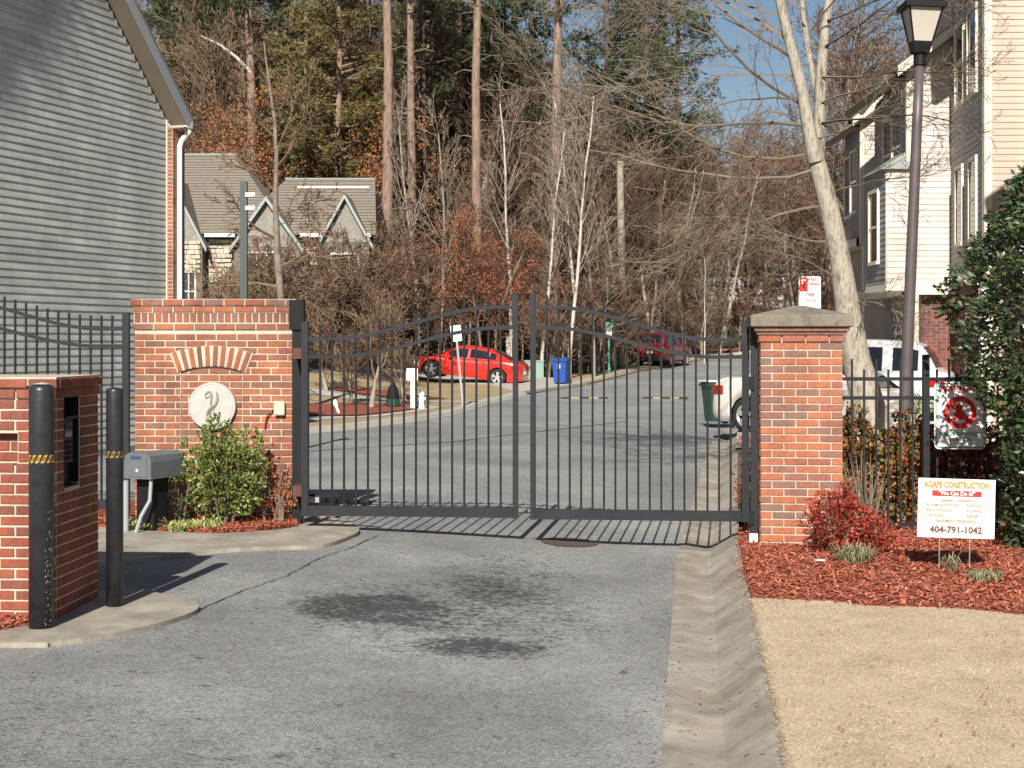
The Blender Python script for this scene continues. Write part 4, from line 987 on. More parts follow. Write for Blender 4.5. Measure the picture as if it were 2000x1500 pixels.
    # wheels
    for a in axles:
        for sgn in (1, -1):
            Mw = Matrix(((1,0,0),(0,0,sgn),(0,1,0))); wb = MB()
            wb.lathe([(wr_*.66,-.10),(wr_*.93,-.11),(wr_,-.09),(wr_,.09),(wr_*.93,.11),(wr_*.68,.105),(wr_*.66,.06)], 28, (a, sgn*(hw_-.125), wr_), Mw, cap=False)
            wo = fixn(wb.build('wheel', M['tyre'], t, smooth=True))
            rb = MB().lathe([(.0,.05),(wr_*.10,.085),(wr_*.14,.06)], 12, (a, sgn*(hw_-.125), wr_), Mw, cap=False)
            rb.lathe([(wr_*.57,.05),(wr_*.67,.10),(wr_*.70,.09)], 28, (a, sgn*(hw_-.125), wr_), Mw, cap=False)
            for k_ in range(spokes):
                tt = 2*math.pi*k_/spokes+.3; c_, s_ = math.cos(tt), math.sin(tt); w0 = wr_*.10; w1 = wr_*.17
                q = [(wr_*.08*c_-w0*s_, wr_*.08*s_+w0*c_),(wr_*.08*c_+w0*s_, wr_*.08*s_-w0*c_),(wr_*.62*c_+w1*s_, wr_*.62*s_-w1*c_),(wr_*.62*c_-w1*s_, wr_*.62*s_+w1*c_)]
                rb.add([(a+x_, sgn*(hw_-.125+.085), wr_+z_) for x_, z_ in q]+[(a+x_, sgn*(hw_-.125+.055), wr_+z_) for x_, z_ in q], [(0,1,2,3),(7,6,5,4),(0,4,5,1),(1,5,6,2),(2,6,7,3),(3,7,4,0)])
            fixn(rb.build('rim', M['alloy'], wo))
            MB().lathe([(.0,-.02),(wr_*.66,-.02)], 20, (a, sgn*(hw_-.125), wr_), Mw, cap=False).build('brake_disc', M['plastic'], wo)
    # lamps wrapped round the corners
    def wrap(nm, m, xa, xb, z0_, z1_, end):
        for sgn in (1, -1):
            g_ = MB(); P = []
            for i in range(7):
                u = i/6
                if u < .5: x = xa+(xb-xa)*(u/.5); y_ = halfw(x)+.008; 
                else: x = xb; y_ = (halfw(xb)+.008)*(1-(u-.5)/.5*.45)
                P.append((x+(.012 if end > 0 else -.012)*(1 if u >= .5 else 0), sgn*y_))
            for x, y_ in P: g_.v += [(x, y_, z0_),(x, y_, z1_)]
            for i in range(6): g_.f.append((2*i, 2*i+2, 2*i+3, 2*i+1))
            g_.build(nm, m, t)
    zr_ = cubic(top, x0_+.15); zf_ = cubic(top, x1_-.25)
    wrap('tail_light', M['lensr'], x0_+.42, x0_+.005, zr_-.28, zr_-.10, -1); wrap('headlight', M['lensw'], x1_-.40, x1_-.005, zf_-.26, zf_-.10, 1)
    MB().bx(x0_-.02,x0_+.01,-.16,.16,zr_-.42,zr_-.30).build('number_plate', M['signw'], t)
    MB().bx(x1_-.005,x1_+.015,-.42,.42,.36,.52).build('grille', M['plastic'], t)
    if suv or clad_:
        MB().bx(x0_-.03,x0_+.2,-hw_*.86,hw_*.86,zb0,zb0+.26).build('rear_bumper', M['plastic'], t)
    # door seams, handles, mirrors, sills
    sm_ = MB()
    for x in [p_[0]-.06 for p_ in panes]+[panes[-1][1]+.05]:
        for sgn in (1, -1):
            zt_ = cubic(top, x); hx = halfw(x)
            for za, zc_, ya, yc_ in ((zb0+.12, zb0+.45, .992, 1.002), (zb0+.45, zt_-.10, 1.002, .975)):
                sm_.add([(x-.006, sgn*(hx*ya+.003), za),(x+.006, sgn*(hx*ya+.003), za),(x+.006, sgn*(hx*yc_+.003), zc_),(x-.006, sgn*(hx*yc_+.003), zc_)], [(0,1,2,3)])
    sm_.build('door_seam', M['plastic'], t)['kind'] = 'stuff'
    for (xa, xb) in panes[:2]:
        for sgn in (1, -1): MB().box((xa+.16, sgn*(halfw(xa)*.98+.015), cubic(top, xa)-.13), (.16,.03,.03)).build('door_handle', paint, t)
    for sgn in (1, -1): MB().box((panes[-1][1]-.12, sgn*(hw_+.06), cubic(top, panes[-1][1])+.06), (.10,.20,.13)).build('mirror', paint, t)
    return t
SED_TOP = [(-2.27,.55),(-2.2,.93),(-1.75,1.03),(-1.1,.99),(0,.93),(.9,.90),(1.5,.82),(2.0,.70),(2.22,.55),(2.27,.45)]
SED_ROOF = [(-1.85,1.03),(-1.0,1.36),(-.35,1.43),(.15,1.42),(.45,1.36),(1.25,.90)]
ph = math.atan2(.36+.05, 2.7)*.62
car('red_sedan', 'bright red sedan parked on the sloping driveway seen through the gate', 'car', (-1.74, 61.5, .27), R(180-12), M['red'], 4.54, 1.8, (-1.33,1.37), .335, SED_TOP, SED_ROOF, pitch=.12, panes=[(-1.18,-.92),(-.86,-.12),(-.02,.78)])
car('ivory_sedan', 'ivory sedan with its tail toward the road, partly behind the brick pillar', 'car', (6.22, 30.0, .0), R(-50), M['ivory'], 4.8, 1.82, (-1.42,1.42), .34, [(x*1.055, z+.06 if x < 0 else z) for x, z in SED_TOP], [(x*1.055-.05, z) for x, z in SED_ROOF], panes=[(-1.2,-.95),(-.88,-.12),(-.02,.78)])
SUV_TOP = [(-2.33,.5),(-2.3,1.0),(-2.1,1.08),(-1,1.07),(0,1.04),(1.0,1.03),(1.6,.98),(2.1,.9),(2.3,.7),(2.35,.55)]
SUV_ROOF = [(-2.22,1.06),(-1.95,1.60),(-1.2,1.72),(-.2,1.75),(.4,1.70),(1.12,1.04)]
car('maroon_suv', 'maroon SUV parked at the left kerb far up the road, rear end showing', 'car', (7.75, 79.0, h(7.75,79)+.02), R(68), M['maroon'], 4.6, 1.85, (-1.38,1.42), .36, SUV_TOP, SUV_ROOF, suv=True, panes=[(-1.85,-1.15),(-1.05,-.25),(-.15,.72)])
WT = [(x, z+.06) for x, z in SUV_TOP]
car('white_suv', 'white SUV behind the iron fence, lamp post and big bare tree', 'car', (6.75, 31.6, .06), R(156), M['carwhite'], 4.6, 1.9, (-1.42,1.42), .38, WT, [(-2.1,1.1),(-1.75,1.66),(-1.2,1.76),(-.2,1.78),(.5,1.73),(1.25,1.08)], suv=True, panes=[(-1.7,-1.2),(-1.0,-.2),(-.1,.8)])

# ------------------------------------------------------------------ wheelie bins
def bin_(name, label, loc, rz, m, s=1.0):
    t = thing(name, label, 'bin', loc, rz); t.scale = (s,)*3
    mb = MB()
    for (a, b, z_) in ((.23,.27,.08),(.25,.30,.5),(.29,.34,.92)): mb.v += [(-a,-b,z_),(a,-b,z_),(a,b,z_),(-a,b,z_)]
    for i in range(2):
        for j in range(4): a_ = i*4+j; b_ = i*4+(j+1) % 4; mb.f.append((a_, b_, b_+4, a_+4))
    mb.f += [(3,2,1,0),(8,9,10,11)]; mb.build('bin_body', m, t)
    MB().bx(-.32,.32,-.38,.36,.915,.955).build('rim', m, t)
    mb = MB(); mb.v = [(-.32,-.39,.957),(.32,-.39,.957),(.32,.36,.957),(-.32,.36,.957),(-.26,-.3,1.03),(.26,-.3,1.03),(.26,.30,1.05),(-.26,.30,1.05)]
    mb.f = [(0,1,5,4),(1,2,6,5),(2,3,7,6),(3,0,4,7),(4,5,6,7),(3,2,1,0)]; mb.build('lid', m, t)
    for sg in (-1, 1): MB().lathe([(.001,-.03),(.12,-.03),(.12,.03),(.001,.03)], 16, (sg*.27,.27,.12), Matrix(((0,0,1),(0,1,0),(1,0,0)))).build('wheel', M['tyre'], t)
    MB().tube([(-.26,.40,.9),(.26,.40,.9)], .018, 6).build('handle', m, t)
    return t
bb_ = bin_('recycling_bin', 'blue wheeled recycling bin by the road edge beyond the right gate leaf', (1.93, 60.0, h(1.9,60)+.09), R(-18), M['blue'])
MB().bx(-.07,.05,-.345,-.335,.62,.80).build('sticker', M['signw'], bb_)
gb_ = bin_('rubbish_bin', 'dark green wheeled bin at the ivory sedan\'s tail', (4.93, 36.6, h(5.2,36.2)+.05), R(-75), M['green'])
MB().bx(-.33,.33,-.40,-.1,1.02,1.055).build('white_lid_edge', M['signw'], gb_)
# utility cabinets and marker
uc = thing('utility_cabinet', 'pale green utility cabinet behind the red sedan', 'cabinet', (.95, 66.0, h(.95,66)+.0))
MB().bx(-.40,.40,-.35,.35,0,.78).build('cabinet_body', M['paleg'], uc); MB().bx(-.43,.43,-.38,.38,.78,.84).build('lid', M['paleg'], uc)
up_ = thing('utility_post', 'pale square utility post behind the red sedan boot', 'post', (-.13, 68.0, h(-.1,68)))
MB().bx(-.13,.13,-.13,.13,0,1.75).build('post', M['concfar'], up_); MB().bx(-.15,.15,-.15,.15,1.75,1.82).build('cap', M['concfar'], up_)

# ------------------------------------------------------------------ signs
def text(body, size, loc, m, parent, name='lettering', align='CENTER', ext=.0015, sx=1.0, bold=0.0):
    cu = bpy.data.curves.new(name, 'FONT'); cu.body = body; cu.size = size; cu.align_x = align; cu.align_y = 'CENTER'; cu.extrude = ext; cu.offset = bold; cu.resolution_u = 2
    tmp = bpy.data.objects.new('tmp', cu); COL.objects.link(tmp); dg = bpy.context.evaluated_depsgraph_get()
    me = bpy.data.meshes.new_from_object(tmp.evaluated_get(dg)); bpy.data.objects.remove(tmp); bpy.data.curves.remove(cu)
    me.materials.clear(); me.materials.append(m)
    o = bpy.data.objects.new(name, me); link(o, parent); o.location = loc; o.rotation_euler = (R(90),0,0); o.scale = (sx,1,1); return o
def rrect(wd, ht, r_, n=5):
    P = []
    for cx, cz, a0 in ((wd/2-r_,ht/2-r_,0),(-wd/2+r_,ht/2-r_,90),(-wd/2+r_,-ht/2+r_,180),(wd/2-r_,-ht/2+r_,270)):
        for i in range(n+1): a_ = R(a0+90*i/n); P.append((cx+r_*math.cos(a_), cz+r_*math.sin(a_)))
    return P
def ringpoly(parent, outer, inner, y, m, name='border', th_=.0015):
    n = len(outer); mb = MB(); mb.v = [(x, y, z) for x, z in outer]+[(x, y, z) for x, z in inner]
    mb.f = [(i, (i+1)%n, (i+1)%n+n, i+n) for i in range(n)]; return mb.build(name, m, parent)
# yard sign
ys_ = thing('yard_sign', 'white contractor yard sign on wire legs standing in the red mulch', 'sign', (3.46, 12.0, h(3.46,12)+.03), rot=(R(-2), R(2), R(2)))
MB().bx(-.305,.305,-.003,.003,.255,.715).build('panel', M['signw'], ys_)
MB().tube([(-.125,.006,-.12),(-.125,.006,.62)], .004, 5).tube([(.115,.006,-.12),(.115,.006,.62)], .004, 5).build('wire_legs', M['pvc'], ys_)
text('AGAPE CONSTRUCTION', .066, (0,-.0045,.665), M['signo'], ys_, sx=.70, bold=.003)
MB().bx(-.195,.195,-.0055,-.0035,.578,.622).build('red_banner', M['signr'], ys_)
text('"We Can Do It!"', .044, (0,-.0072,.60), M['signw'], ys_, sx=.95, bold=.001)
for i, (a_, b_) in enumerate((('* General Contractor *', None), ('ROOM ADDITIONS', 'PAINTING'), ('RENOVATIONS', 'ROOFING'), ('DRYWALL', 'REPAIR'), ('BASEMENT FINISHING', None))):
    z_ = .548-.041*i
    if i in (0, 4): text(a_, .034, (0,-.0045,z_), M['signp'], ys_, sx=.95, bold=.0008)
    else: text(a_, .034, (-.235,-.0045,z_), M['signp'], ys_, align='LEFT', sx=.85, bold=.0008); text(b_, .034, (.08,-.0045,z_), M['signp'], ys_, align='LEFT', sx=.85, bold=.0008)
text('404-791-1042', .072, (0,-.0045,.315), mat('sign_brown', (.16,.05,.03)), ys_, sx=1.02, bold=.0025)
# neighbourhood watch sign on the fence
ns = thing('warning_sign', 'white watch warning sign with red emblem mounted on the iron fence', 'sign', (4.20, 14.40, 1.09), R(-3))
MB().prism(rrect(.475,.63,.045), 0, .004, Matrix.Identity(4)).build('panel', M['signw'], ns)
o1 = rrect(.455,.61,.038); o2 = rrect(.432,.587,.03); ringpoly(ns, o1, o2, -.001, M['signg'])
text('WARNING', .082, (0,-.002,.245), M['signr'], ns, sx=1.0, bold=.0015)
cr_ = [(.15*math.cos(R(a_)), .03+.15*math.sin(R(a_))) for a_ in range(0,360,10)]; ci_ = [(.105*math.cos(R(a_)), .03+.105*math.sin(R(a_))) for a_ in range(0,360,10)]
ringpoly(ns, cr_, ci_, -.0015, M['signr'], 'red_circle')
em = MB().box((0,-.0018,.03),(.045,.001,.24), M=Matrix.Rotation(R(-45),3,'Y')); em.build('slash', M['signr'], ns)
fg = MB(); fg.lathe([(.0,0),(.032,0)], 14, (-.01,-.0012,.075), Mr, cap=False); fg.prism([(-.055,-.04),(.05,-.04),(.045,.03),(.015,.05),(-.03,.05),(-.06,.02)], -.0012, -.0008, Matrix.Identity(4)); fg.build('hooded_figure', M['signr'], ns)
text('NEIGHBORHOOD', .050, (0,-.002,-.175), M['signg'], ns, sx=.95, bold=.001); text('WATCH', .055, (0,-.002,-.225), M['signg'], ns, bold=.001)
MB().bx(-.17,.17,-.0015,-.001,-.268,-.264).build('rule_line', M['signg'], ns)
# no parking sign behind the pier
pk = thing('no_parking_sign', 'small white no parking sign with red print just above the pillar cap', 'sign', (4.13, 21.3, 0))
MB().bx(-.025,.025,.01,.03,-.1,2.68).build('post', M['pvc'], pk); MB().prism([(x_, z_+2.47) for x_, z_ in rrect(.305,.457,.03)], 0, .004, Matrix.Identity(4)).build('panel', M['signw'], pk)
MB().bx(-.14,-.03,-.003,-.001,2.49,2.685).build('symbol_field', M['signr'], pk); text('P', .15, (-.085,-.005,2.60), M['signw'], pk)
MB().box((-.085,-.0065,2.59),(.022,.002,.20), M=Matrix.Rotation(R(45),3,'Y')).build('slash', M['signr'], pk)
text('NO', .06, (.06,-.002,2.65), M['signr'], pk, bold=.002); text('PARKING', .05, (.06,-.002,2.59), M['signr'], pk, sx=.75, bold=.002); text('FIRE', .075, (0,-.002,2.44), M['signr'], pk); text('LANE', .075, (0,-.002,2.36), M['signr'], pk)
# street signs beyond the gate
s1 = thing('road_sign', 'white road sign on a leaning steel post in front of the red sedan', 'sign', (-1.40, 44.0, h(-1.4,44)+.08), rot=(0,R(-5.5),0))
MB().bx(-.03,.03,0,.03,-.1,2.3).build('post', M['pvc'], s1); MB().prism([(x_, z_+2.12) for x_, z_ in rrect(.31,.46,.03)], -.004, 0, Matrix.Identity(4)).build('panel', M['signw'], s1)
s2 = thing('road_sign', 'green and white sign on a green post left of the maroon SUV', 'sign', (4.45, 70.5, h(4.4,70.5)))
MB().bx(-.04,.04,0,.04,-.1,2.35).build('post', M['signg'], s2); MB().bx(-.15,.15,-.004,0,2.12,2.42).build('green_panel', M['signg'], s2); MB().bx(-.13,.13,-.004,0,1.72,2.08).build('white_panel', M['signw'], s2)
fh = thing('house_number_post', 'white post with a notice board beside the mulch island beyond the left gate leaf', 'post', (-2.73, 42.3, h(-2.73,42.3)+.1))
MB().bx(-.06,.06,-.06,.06,-.1,.95).build('post', M['white'], fh); MB().bx(-.17,.14,-.075,-.06,.78,1.12).build('board', M['signw'], fh)
text('SLOW', .08, (-.01,-.078,1.03), M['signr'], fh, sx=.9) if False else None
hy = thing('fire_hydrant', 'small white hydrant right of the white notice post on the island', 'hydrant', (-2.52, 42.8, h(-2.5,42.8)+.1))
MB().lathe([(.10,0),(.10,.05),(.07,.06),(.07,.34),(.09,.36),(.08,.42),(.03,.47),(.0,.48)], 14).build('barrel', M['white'], hy); MB().tube([(-.12,0,.27),(.12,0,.27)], .04, 8, True).build('nozzles', M['white'], hy)
st_ = thing('stake', 'small white marker stake leaning in the red mulch island', 'stake', (-4.35, 38.6, h(-4.3,38.6)+.12), rot=(0,R(-20),0))
MB().bx(-.03,.03,-.01,.01,-.05,.36).bx(-.05,.05,-.012,.0,.2,.36).build('stake_body', M['white'], st_)
gn = thing('bag', 'dark sack with green base standing by the yard trees', 'bag', (-3.35, 43.2, h(-3.3,43.2)+.12))
MB().lathe([(.14,0),(.19,.1),(.17,.35),(.12,.55),(.05,.66),(.02,.7)], 10).build('sack', M['plastic'], gn); MB().lathe([(.15,.0),(.20,.04),(.195,.2),(.18,.22)], 10, cap=False).build('green_base', M['green'], gn)
# speed hump markings across the road
for xa_, xb_, lb in ((1.65,3.25,'left half of the black and yellow speed bump across the far road'),(4.45,5.95,'right half of the black and yellow speed bump, near the green bin')):
    sbp = thing('speed_bump', lb, 'speed bump', ((xa_+xb_)/2, 52.0, h((xa_+xb_)/2, 52.0)), 0, 'speed bump halves'); n_ = 5; w_ = (xb_-xa_)/n_
    for k in range(n_):
        x_ = -(xb_-xa_)/2+k*w_; fixn(MB().prism([(x_,0),(x_+w_-.01,0),(x_+w_-.01,.055),(x_,.055)], -.14, .14, Matrix.Identity(4)).build('rubber_segment', M['tape_k'] if k % 2 == 0 else M['bumpy'], sbp))
# ------------------------------------------------------------------ lamp post
lp = thing('street_lamp', 'dark metal lamp post leaning slightly, standing behind the iron fence', 'street lamp', (4.43, 17.5, -.05), rot=(0, R(2.45), 0))
MB().lathe([(.11,0),(.11,.25),(.075,.3),(.070,1.0),(.058,4.3),(.052,4.98)], 16).build('pole', M['lamppost'], lp, smooth=True)
MB().lathe([(.055,4.98),(.072,4.99),(.072,5.10),(.09,5.12),(.10,5.13)], 16).build('collar', M['iron'], lp)
def frus(z0_, z1_, a0, a1, y=0): 
    mb = MB(); mb.v = [(-a0,-a0,z0_),(a0,-a0,z0_),(a0,a0,z0_),(-a0,a0,z0_),(-a1,-a1,z1_),(a1,-a1,z1_),(a1,a1,z1_),(-a1,a1,z1_)]
    mb.f = [(0,1,5,4),(1,2,6,5),(2,3,7,6),(3,0,4,7),(4,5,6,7),(3,2,1,0)]; return mb
frus(5.12,5.25,.085,.115).build('lantern_base', M['iron'], lp)
frus(5.25,5.62,.105,.180).build('lantern_glass', M['lampglass'], lp)
fr = MB()
for sx_ in (-1,1):
    for sy_ in (-1,1): MB().tube([(sx_*.108,sy_*.108,5.25),(sx_*.186,sy_*.186,5.62)], .011, 4).build('lantern_bar', M['iron'], lp)
frus(5.62,5.68,.23,.235).build('lantern_eave', M['iron'], lp); frus(5.68,5.90,.22,.05).build('lantern_roof', M['iron'], lp)
# camera pole behind the left wall
cpn = thing('camera_pole', 'dark green square post with two white cameras behind the brick wall', 'pole', (-4.03, 23.1, 0))
MB().bx(-.05,.05,-.05,.05,-.1,4.2).build('post', M['greenpost'], cpn)
for z_ in (4.0, 3.8):
    MB().box((.12,-.06,z_),(.16,.09,.06), R(-20)).build('camera', M['white'], cpn); MB().tube([(.04,0,z_+.03),(.1,-.05,z_+.02)], .012, 5).build('bracket', M['white'], cpn)
# gate operator housing on stand
gobx = thing('gate_operator', 'grey gate operator housing on a stand below the left end of the brick wall', 'machine', (-3.50, 14.35, 0), R(-24))
mb = MB(); pr = [(-.155,.50),(.155,.50),(.155,.66),(.14,.715),(.10,.74),(-.10,.74),(-.14,.715),(-.155,.66)]
mb.prism(pr, 0, .52, Matrix.Identity(4)); fixn(mb.build('housing', M['opbox'], gobx))
MB().bx(-.11,.11,-.006,0,.52,.68).build('access_panel', M['opbox'], gobx); MB().bx(-.07,.04,-.010,-.006,.69,.715).build('label_plate', mat('blue_label', (.03,.06,.2)), gobx); MB().lathe([(.0,0),(.014,0)], 10, (.0,-.0085,.58), Mr, cap=False).build('lock', M['white'], gobx)
MB().bx(-.10,.10,.12,.34,-.1,.50).build('stand', M['iron'], gobx); MB().tube([(.12,.05,.50),(.12,.03,.30),(.06,-.02,.16),(.02,-.05,0)], .018, 8).build('conduit', M['pvc'], gobx)
MB().tube([(-.13,.0,.48),(-.13,.0,0)], .025, 8).build('conduit', M['pvc'], gobx)
# stones and litter
for (X, Y, s_, lb) in ((2.49,12.42,.035,'pale stone beside the grass tuft near the red shrub'),(3.05,13.9,.035,'pale stone by the fence foot left of the yard sign')):
    mb = MB(); g_ = random.Random(int(X*100)); mb.lathe([(.001,-.4),(.7,-.3),(1,.05),(.7,.4),(.001,.5)], 9, cap=False)
    mb.v = [(x*s_*g_.uniform(.8,1.2)*1.4, y*s_*g_.uniform(.8,1.2), z*s_*g_.uniform(.8,1.2)*.6) for x, y, z in mb.v]
    o = fixn(mb.build('stone', M['stonew'])); o.location = (X, Y, h(X, Y)+.05); tag(o, lb, 'stone')
# ------------------------------------------------------------------ vegetation
def grow(mb, p, d, L, r0, lvl, g_, cfg, tips=None):
    segs = cfg['segs'][min(lvl, len(cfg['segs'])-1)]; path = [p.copy()]; dirs = [d.copy()]
    wob = cfg.get('wob', .25); tr = cfg['trop'][min(lvl, len(cfg['trop'])-1)]
    for i in range(segs):
        d = (d + rv(g_)*wob + Vector((0,0,tr))).normalized(); p = p+d*(L/segs); path.append(p.copy()); dirs.append(d.copy())
    rt = max(cfg['rmin'], r0*.35); rad = [r0+(rt-r0)*i/segs for i in range(segs+1)]
    sides = 8 if r0 > .12 else 6 if r0 > .022 else 3
    mb[0 if lvl <= cfg.get('trunklvl', 0) else 1].tube(path, rad, sides)
    if lvl >= cfg['max']:
        if tips is not None: tips.append((p, d))
        return
    n = cfg['kids'][lvl]
    for k in range(n):
        t = cfg['t0'][min(lvl, len(cfg['t0'])-1)]; t = t+(1-t)*((k+g_.random())/n)
        f_ = t*segs; i = min(int(f_), segs-1); q = path[i].lerp(path[i+1], f_-i); dd = dirs[i]
        az = g_.uniform(0, 6.283); o = dd.orthogonal().normalized(); o = Matrix.Rotation(az, 3, dd) @ o
        an = R(g_.uniform(*cfg['ang'])); cd = (dd*math.cos(an)+o*math.sin(an)).normalized()
        cr = max(cfg['rmin'], (r0+(rt-r0)*t)*cfg['rr'])
        grow(mb, q, cd, L*cfg['ratio'][min(lvl, len(cfg['ratio'])-1)]*g_.uniform(.7,1.15)*(1.15-.5*t), cr, lvl+1, g_, cfg, tips)
def leaves(mb, c, n, rad, l, w_, g_, up=.3):
    for _ in range(n):
        p = c+rv(g_)*rad*g_.random()**.5; d = (rv(g_)+Vector((0,0,up))).normalized(); mb.leaf(p, d, rv(g_), l*g_.uniform(.7,1.2), w_*g_.uniform(.7,1.2))
def bare(seed, hgt, r0, cfg, tm, bm_, leafm=None, nleaf=0, lsz=.1, name='bare_tree'):
    g_ = random.Random(seed); a, b = MB(), MB(); tips = []
    grow((a, b), Vector((0,0,-.3)), Vector((g_.uniform(-.05,.05), g_.uniform(-.05,.05), 1)).normalized(), hgt, r0, 0, g_, cfg, tips)
    root = bpy.data.objects.new(name, None); link(root)
    a.build('trunk', tm, root, smooth=True); b.build('branches', bm_, root)['kind'] = 'stuff'
    if leafm:
        lf = MB()
        for p, d in tips: leaves(lf, p, nleaf, .35, lsz, lsz*.7, g_)
        lf.build('leaves', leafm, root)['kind'] = 'stuff'
    return root
M['needled'] = mat('dark_pine_needles', [(.012,.022,.008),(.028,.045,.013),(.045,.06,.018),(.02,.03,.01)], 'island', 3, .75)
CF_FOR = dict(segs=[8,5,3,2,1], wob=.16, trop=[.06,.12,.10,.06], rmin=.013, max=4, kids=[20,6,5,4], t0=[.30,.2,.15], ang=(28,62), rr=.50, ratio=[.36,.55,.55,.5])
CF_SAP = dict(segs=[8,4,3,1], wob=.10, trop=[.08,.22,.14], rmin=.012, max=3, kids=[16,5,4], t0=[.35,.2], ang=(18,45), rr=.45, ratio=[.24,.55,.5])
CF_BRU = dict(segs=[4,4,3,2,1], wob=.28, trop=[.12,.14,.08,.05], rmin=.010, max=4, kids=[12,6,5,4], t0=[.05,.1,.1], ang=(25,70), rr=.6, ratio=[.8,.6,.55,.5], trunklvl=0)
proto = {}
proto['f0'] = bare(11, 17, .17, CF_FOR, M['bark'], M['twig']); proto['f1'] = bare(12, 14, .14, CF_FOR, M['barkb'], M['twigr'])
proto['f2'] = bare(13, 16, .15, CF_FOR, M['barkb'], M['twig']); proto['f3'] = bare(14, 12, .13, CF_FOR, M['bark'], M['twigr'])
proto['s0'] = bare(21, 13, .10, CF_SAP, M['barkw'], M['twigl'], name='bare_sapling'); proto['s1'] = bare(22, 11, .085, CF_SAP, M['bark'], M['twigl'], name='bare_sapling')
proto['b0'] = bare(31, 3.4, .06, CF_BRU, M['barkb'], M['twigr'], name='brush_shrub'); proto['b1'] = bare(32, 3.0, .05, CF_BRU, M['bark'], M['twig'], name='brush_shrub')
proto['o0'] = bare(41, 11, .14, dict(CF_FOR, kids=[18,6,5], max=3), M['barkb'], M['twigr'], M['oakleaf'], 7, .15, name='oak_tree')
proto['o1'] = bare(42, 8, .10, dict(CF_FOR, kids=[14,6,5], max=3), M['barkb'], M['twigr'], M['rustleaf'], 6, .12, name='beech_tree')
def pine(seed, hgt, r0, c0, c1, nb, blen, tm, nm, dens=26, lean=0, tuft=.28):
    g_ = random.Random(seed); a = MB(); b = MB(); nd = MB()
    root = bpy.data.objects.new('pine_tree', None); link(root)
    N_ = 12; path = [Vector((lean*(i/N_)**1.3*hgt+g_.uniform(-.05,.05), g_.uniform(-.05,.05), -.4+(hgt+.4)*i/N_)) for i in range(N_+1)]
    a.tube(path, [r0*(1-.62*i/N_) for i in range(N_+1)], 9)
    for k in range(9):                       # dead stubs under the crown
        z_ = g_.uniform(.25, c0)*hgt; i = z_/hgt*N_; q = path[int(i)].lerp(path[min(int(i)+1,N_)], i-int(i)); az = g_.uniform(0,6.28); L = g_.uniform(.4,1.6)
        b.tube([q, q+Vector((math.cos(az)*L*.6, math.sin(az)*L*.6, .1*L)), q+Vector((math.cos(az)*L, math.sin(az)*L, .0))], [.035,.025,.012], 4)
    for k in range(nb):
        t = c0+(c1-c0)*(k+g_.random())/nb; i = t*N_; i0 = min(int(i), N_-1); q = path[i0].lerp(path[i0+1], i-i0)
        az = g_.uniform(0,6.28); prof = math.sin(math.pi*min(1, ((t-c0)/(c1-c0))*.85+.18)); L = blen*prof*g_.uniform(.55,1.15)+.4
        d = Vector((math.cos(az), math.sin(az), g_.uniform(-.05,.45))).normalized(); P = [q]
        for s_ in range(4): d = (d+rv(g_)*.18+Vector((0,0,.05))).normalized(); P.append(P[-1]+d*L/4)
        b.tube(P, [.07,.05,.04,.025,.012], 4)
        for s_ in range(int(dens*L/blen)+4):
            u = g_.uniform(.35,1.05)*4; i1 = min(int(u),3); c = P[i1].lerp(P[i1+1], u-i1)+rv(g_)*g_.uniform(.05,.55)
            ax_ = (rv(g_)+Vector((0,0,.6))).normalized()
            for n_ in range(6):
                dd = (ax_+rv(g_)*.9).normalized(); e = c+dd*tuft*g_.uniform(.7,1.3); sd_ = dd.orthogonal().normalized()*.028
                nd.add([c-sd_, c+sd_, e], [(0,1,2)])
    a.build('trunk', tm, root, smooth=True); b.build('branches', tm, root)['kind'] = 'stuff'; nd.build('crown', nm, root)['kind'] = 'stuff'
    return root
proto['p0'] = pine(1, 29, .36, .62, .99, 46, 4.2, M['pinebark'], M['needle'], 34)
proto['p1'] = pine(2, 31, .33, .58, .99, 46, 4.0, M['pinebark'], M['needle'], 34, lean=.02)
proto['p2'] = pine(3, 27, .30, .50, .99, 50, 3.8, M['pinebark2'], M['needle'], 58, lean=-.015)
M['needley2'] = mat('yellow_brown_needles', [(.045,.07,.018),(.10,.115,.028),(.17,.15,.035),(.24,.12,.04),(.07,.09,.02),(.20,.09,.03)], 'island', 3, .7)
proto['p4'] = pine(6, 27, .30, .40, .99, 72, 4.4, M['pinebark2'], M['needled'], 62)
proto['p3'] = pine(4, 19, .24, .42, 1.0, 74, 3.6, M['pinebark'], M['needley2'], 74)
for k in proto: proto[k].location = (0,-500,0)
used = {}
def place(key, X, Y, rz, label, cat, group, s=1.0, z=None):
    zz = h(X, Y) if z is None else z
    if key not in used:
        used[key] = 1; o = proto[key]; o.location = (X, Y, zz); o.rotation_euler = (0,0,rz); o.scale = (s,)*3 if not isinstance(s, tuple) else s
        o['label'] = label; o['category'] = cat
        if group: o['group'] = group
        return o
    o = dup(proto[key], (X, Y, zz), rz, label, group, s); o['category'] = cat
    if not group and 'group' in o: del o['group']
    return o
def XY(px, p): return (px-1000)/p, F/p
g_ = random.Random(77)
def lx(y): return interp(y, sorted((b_, a_) for a_, b_ in left_edge[:7]))
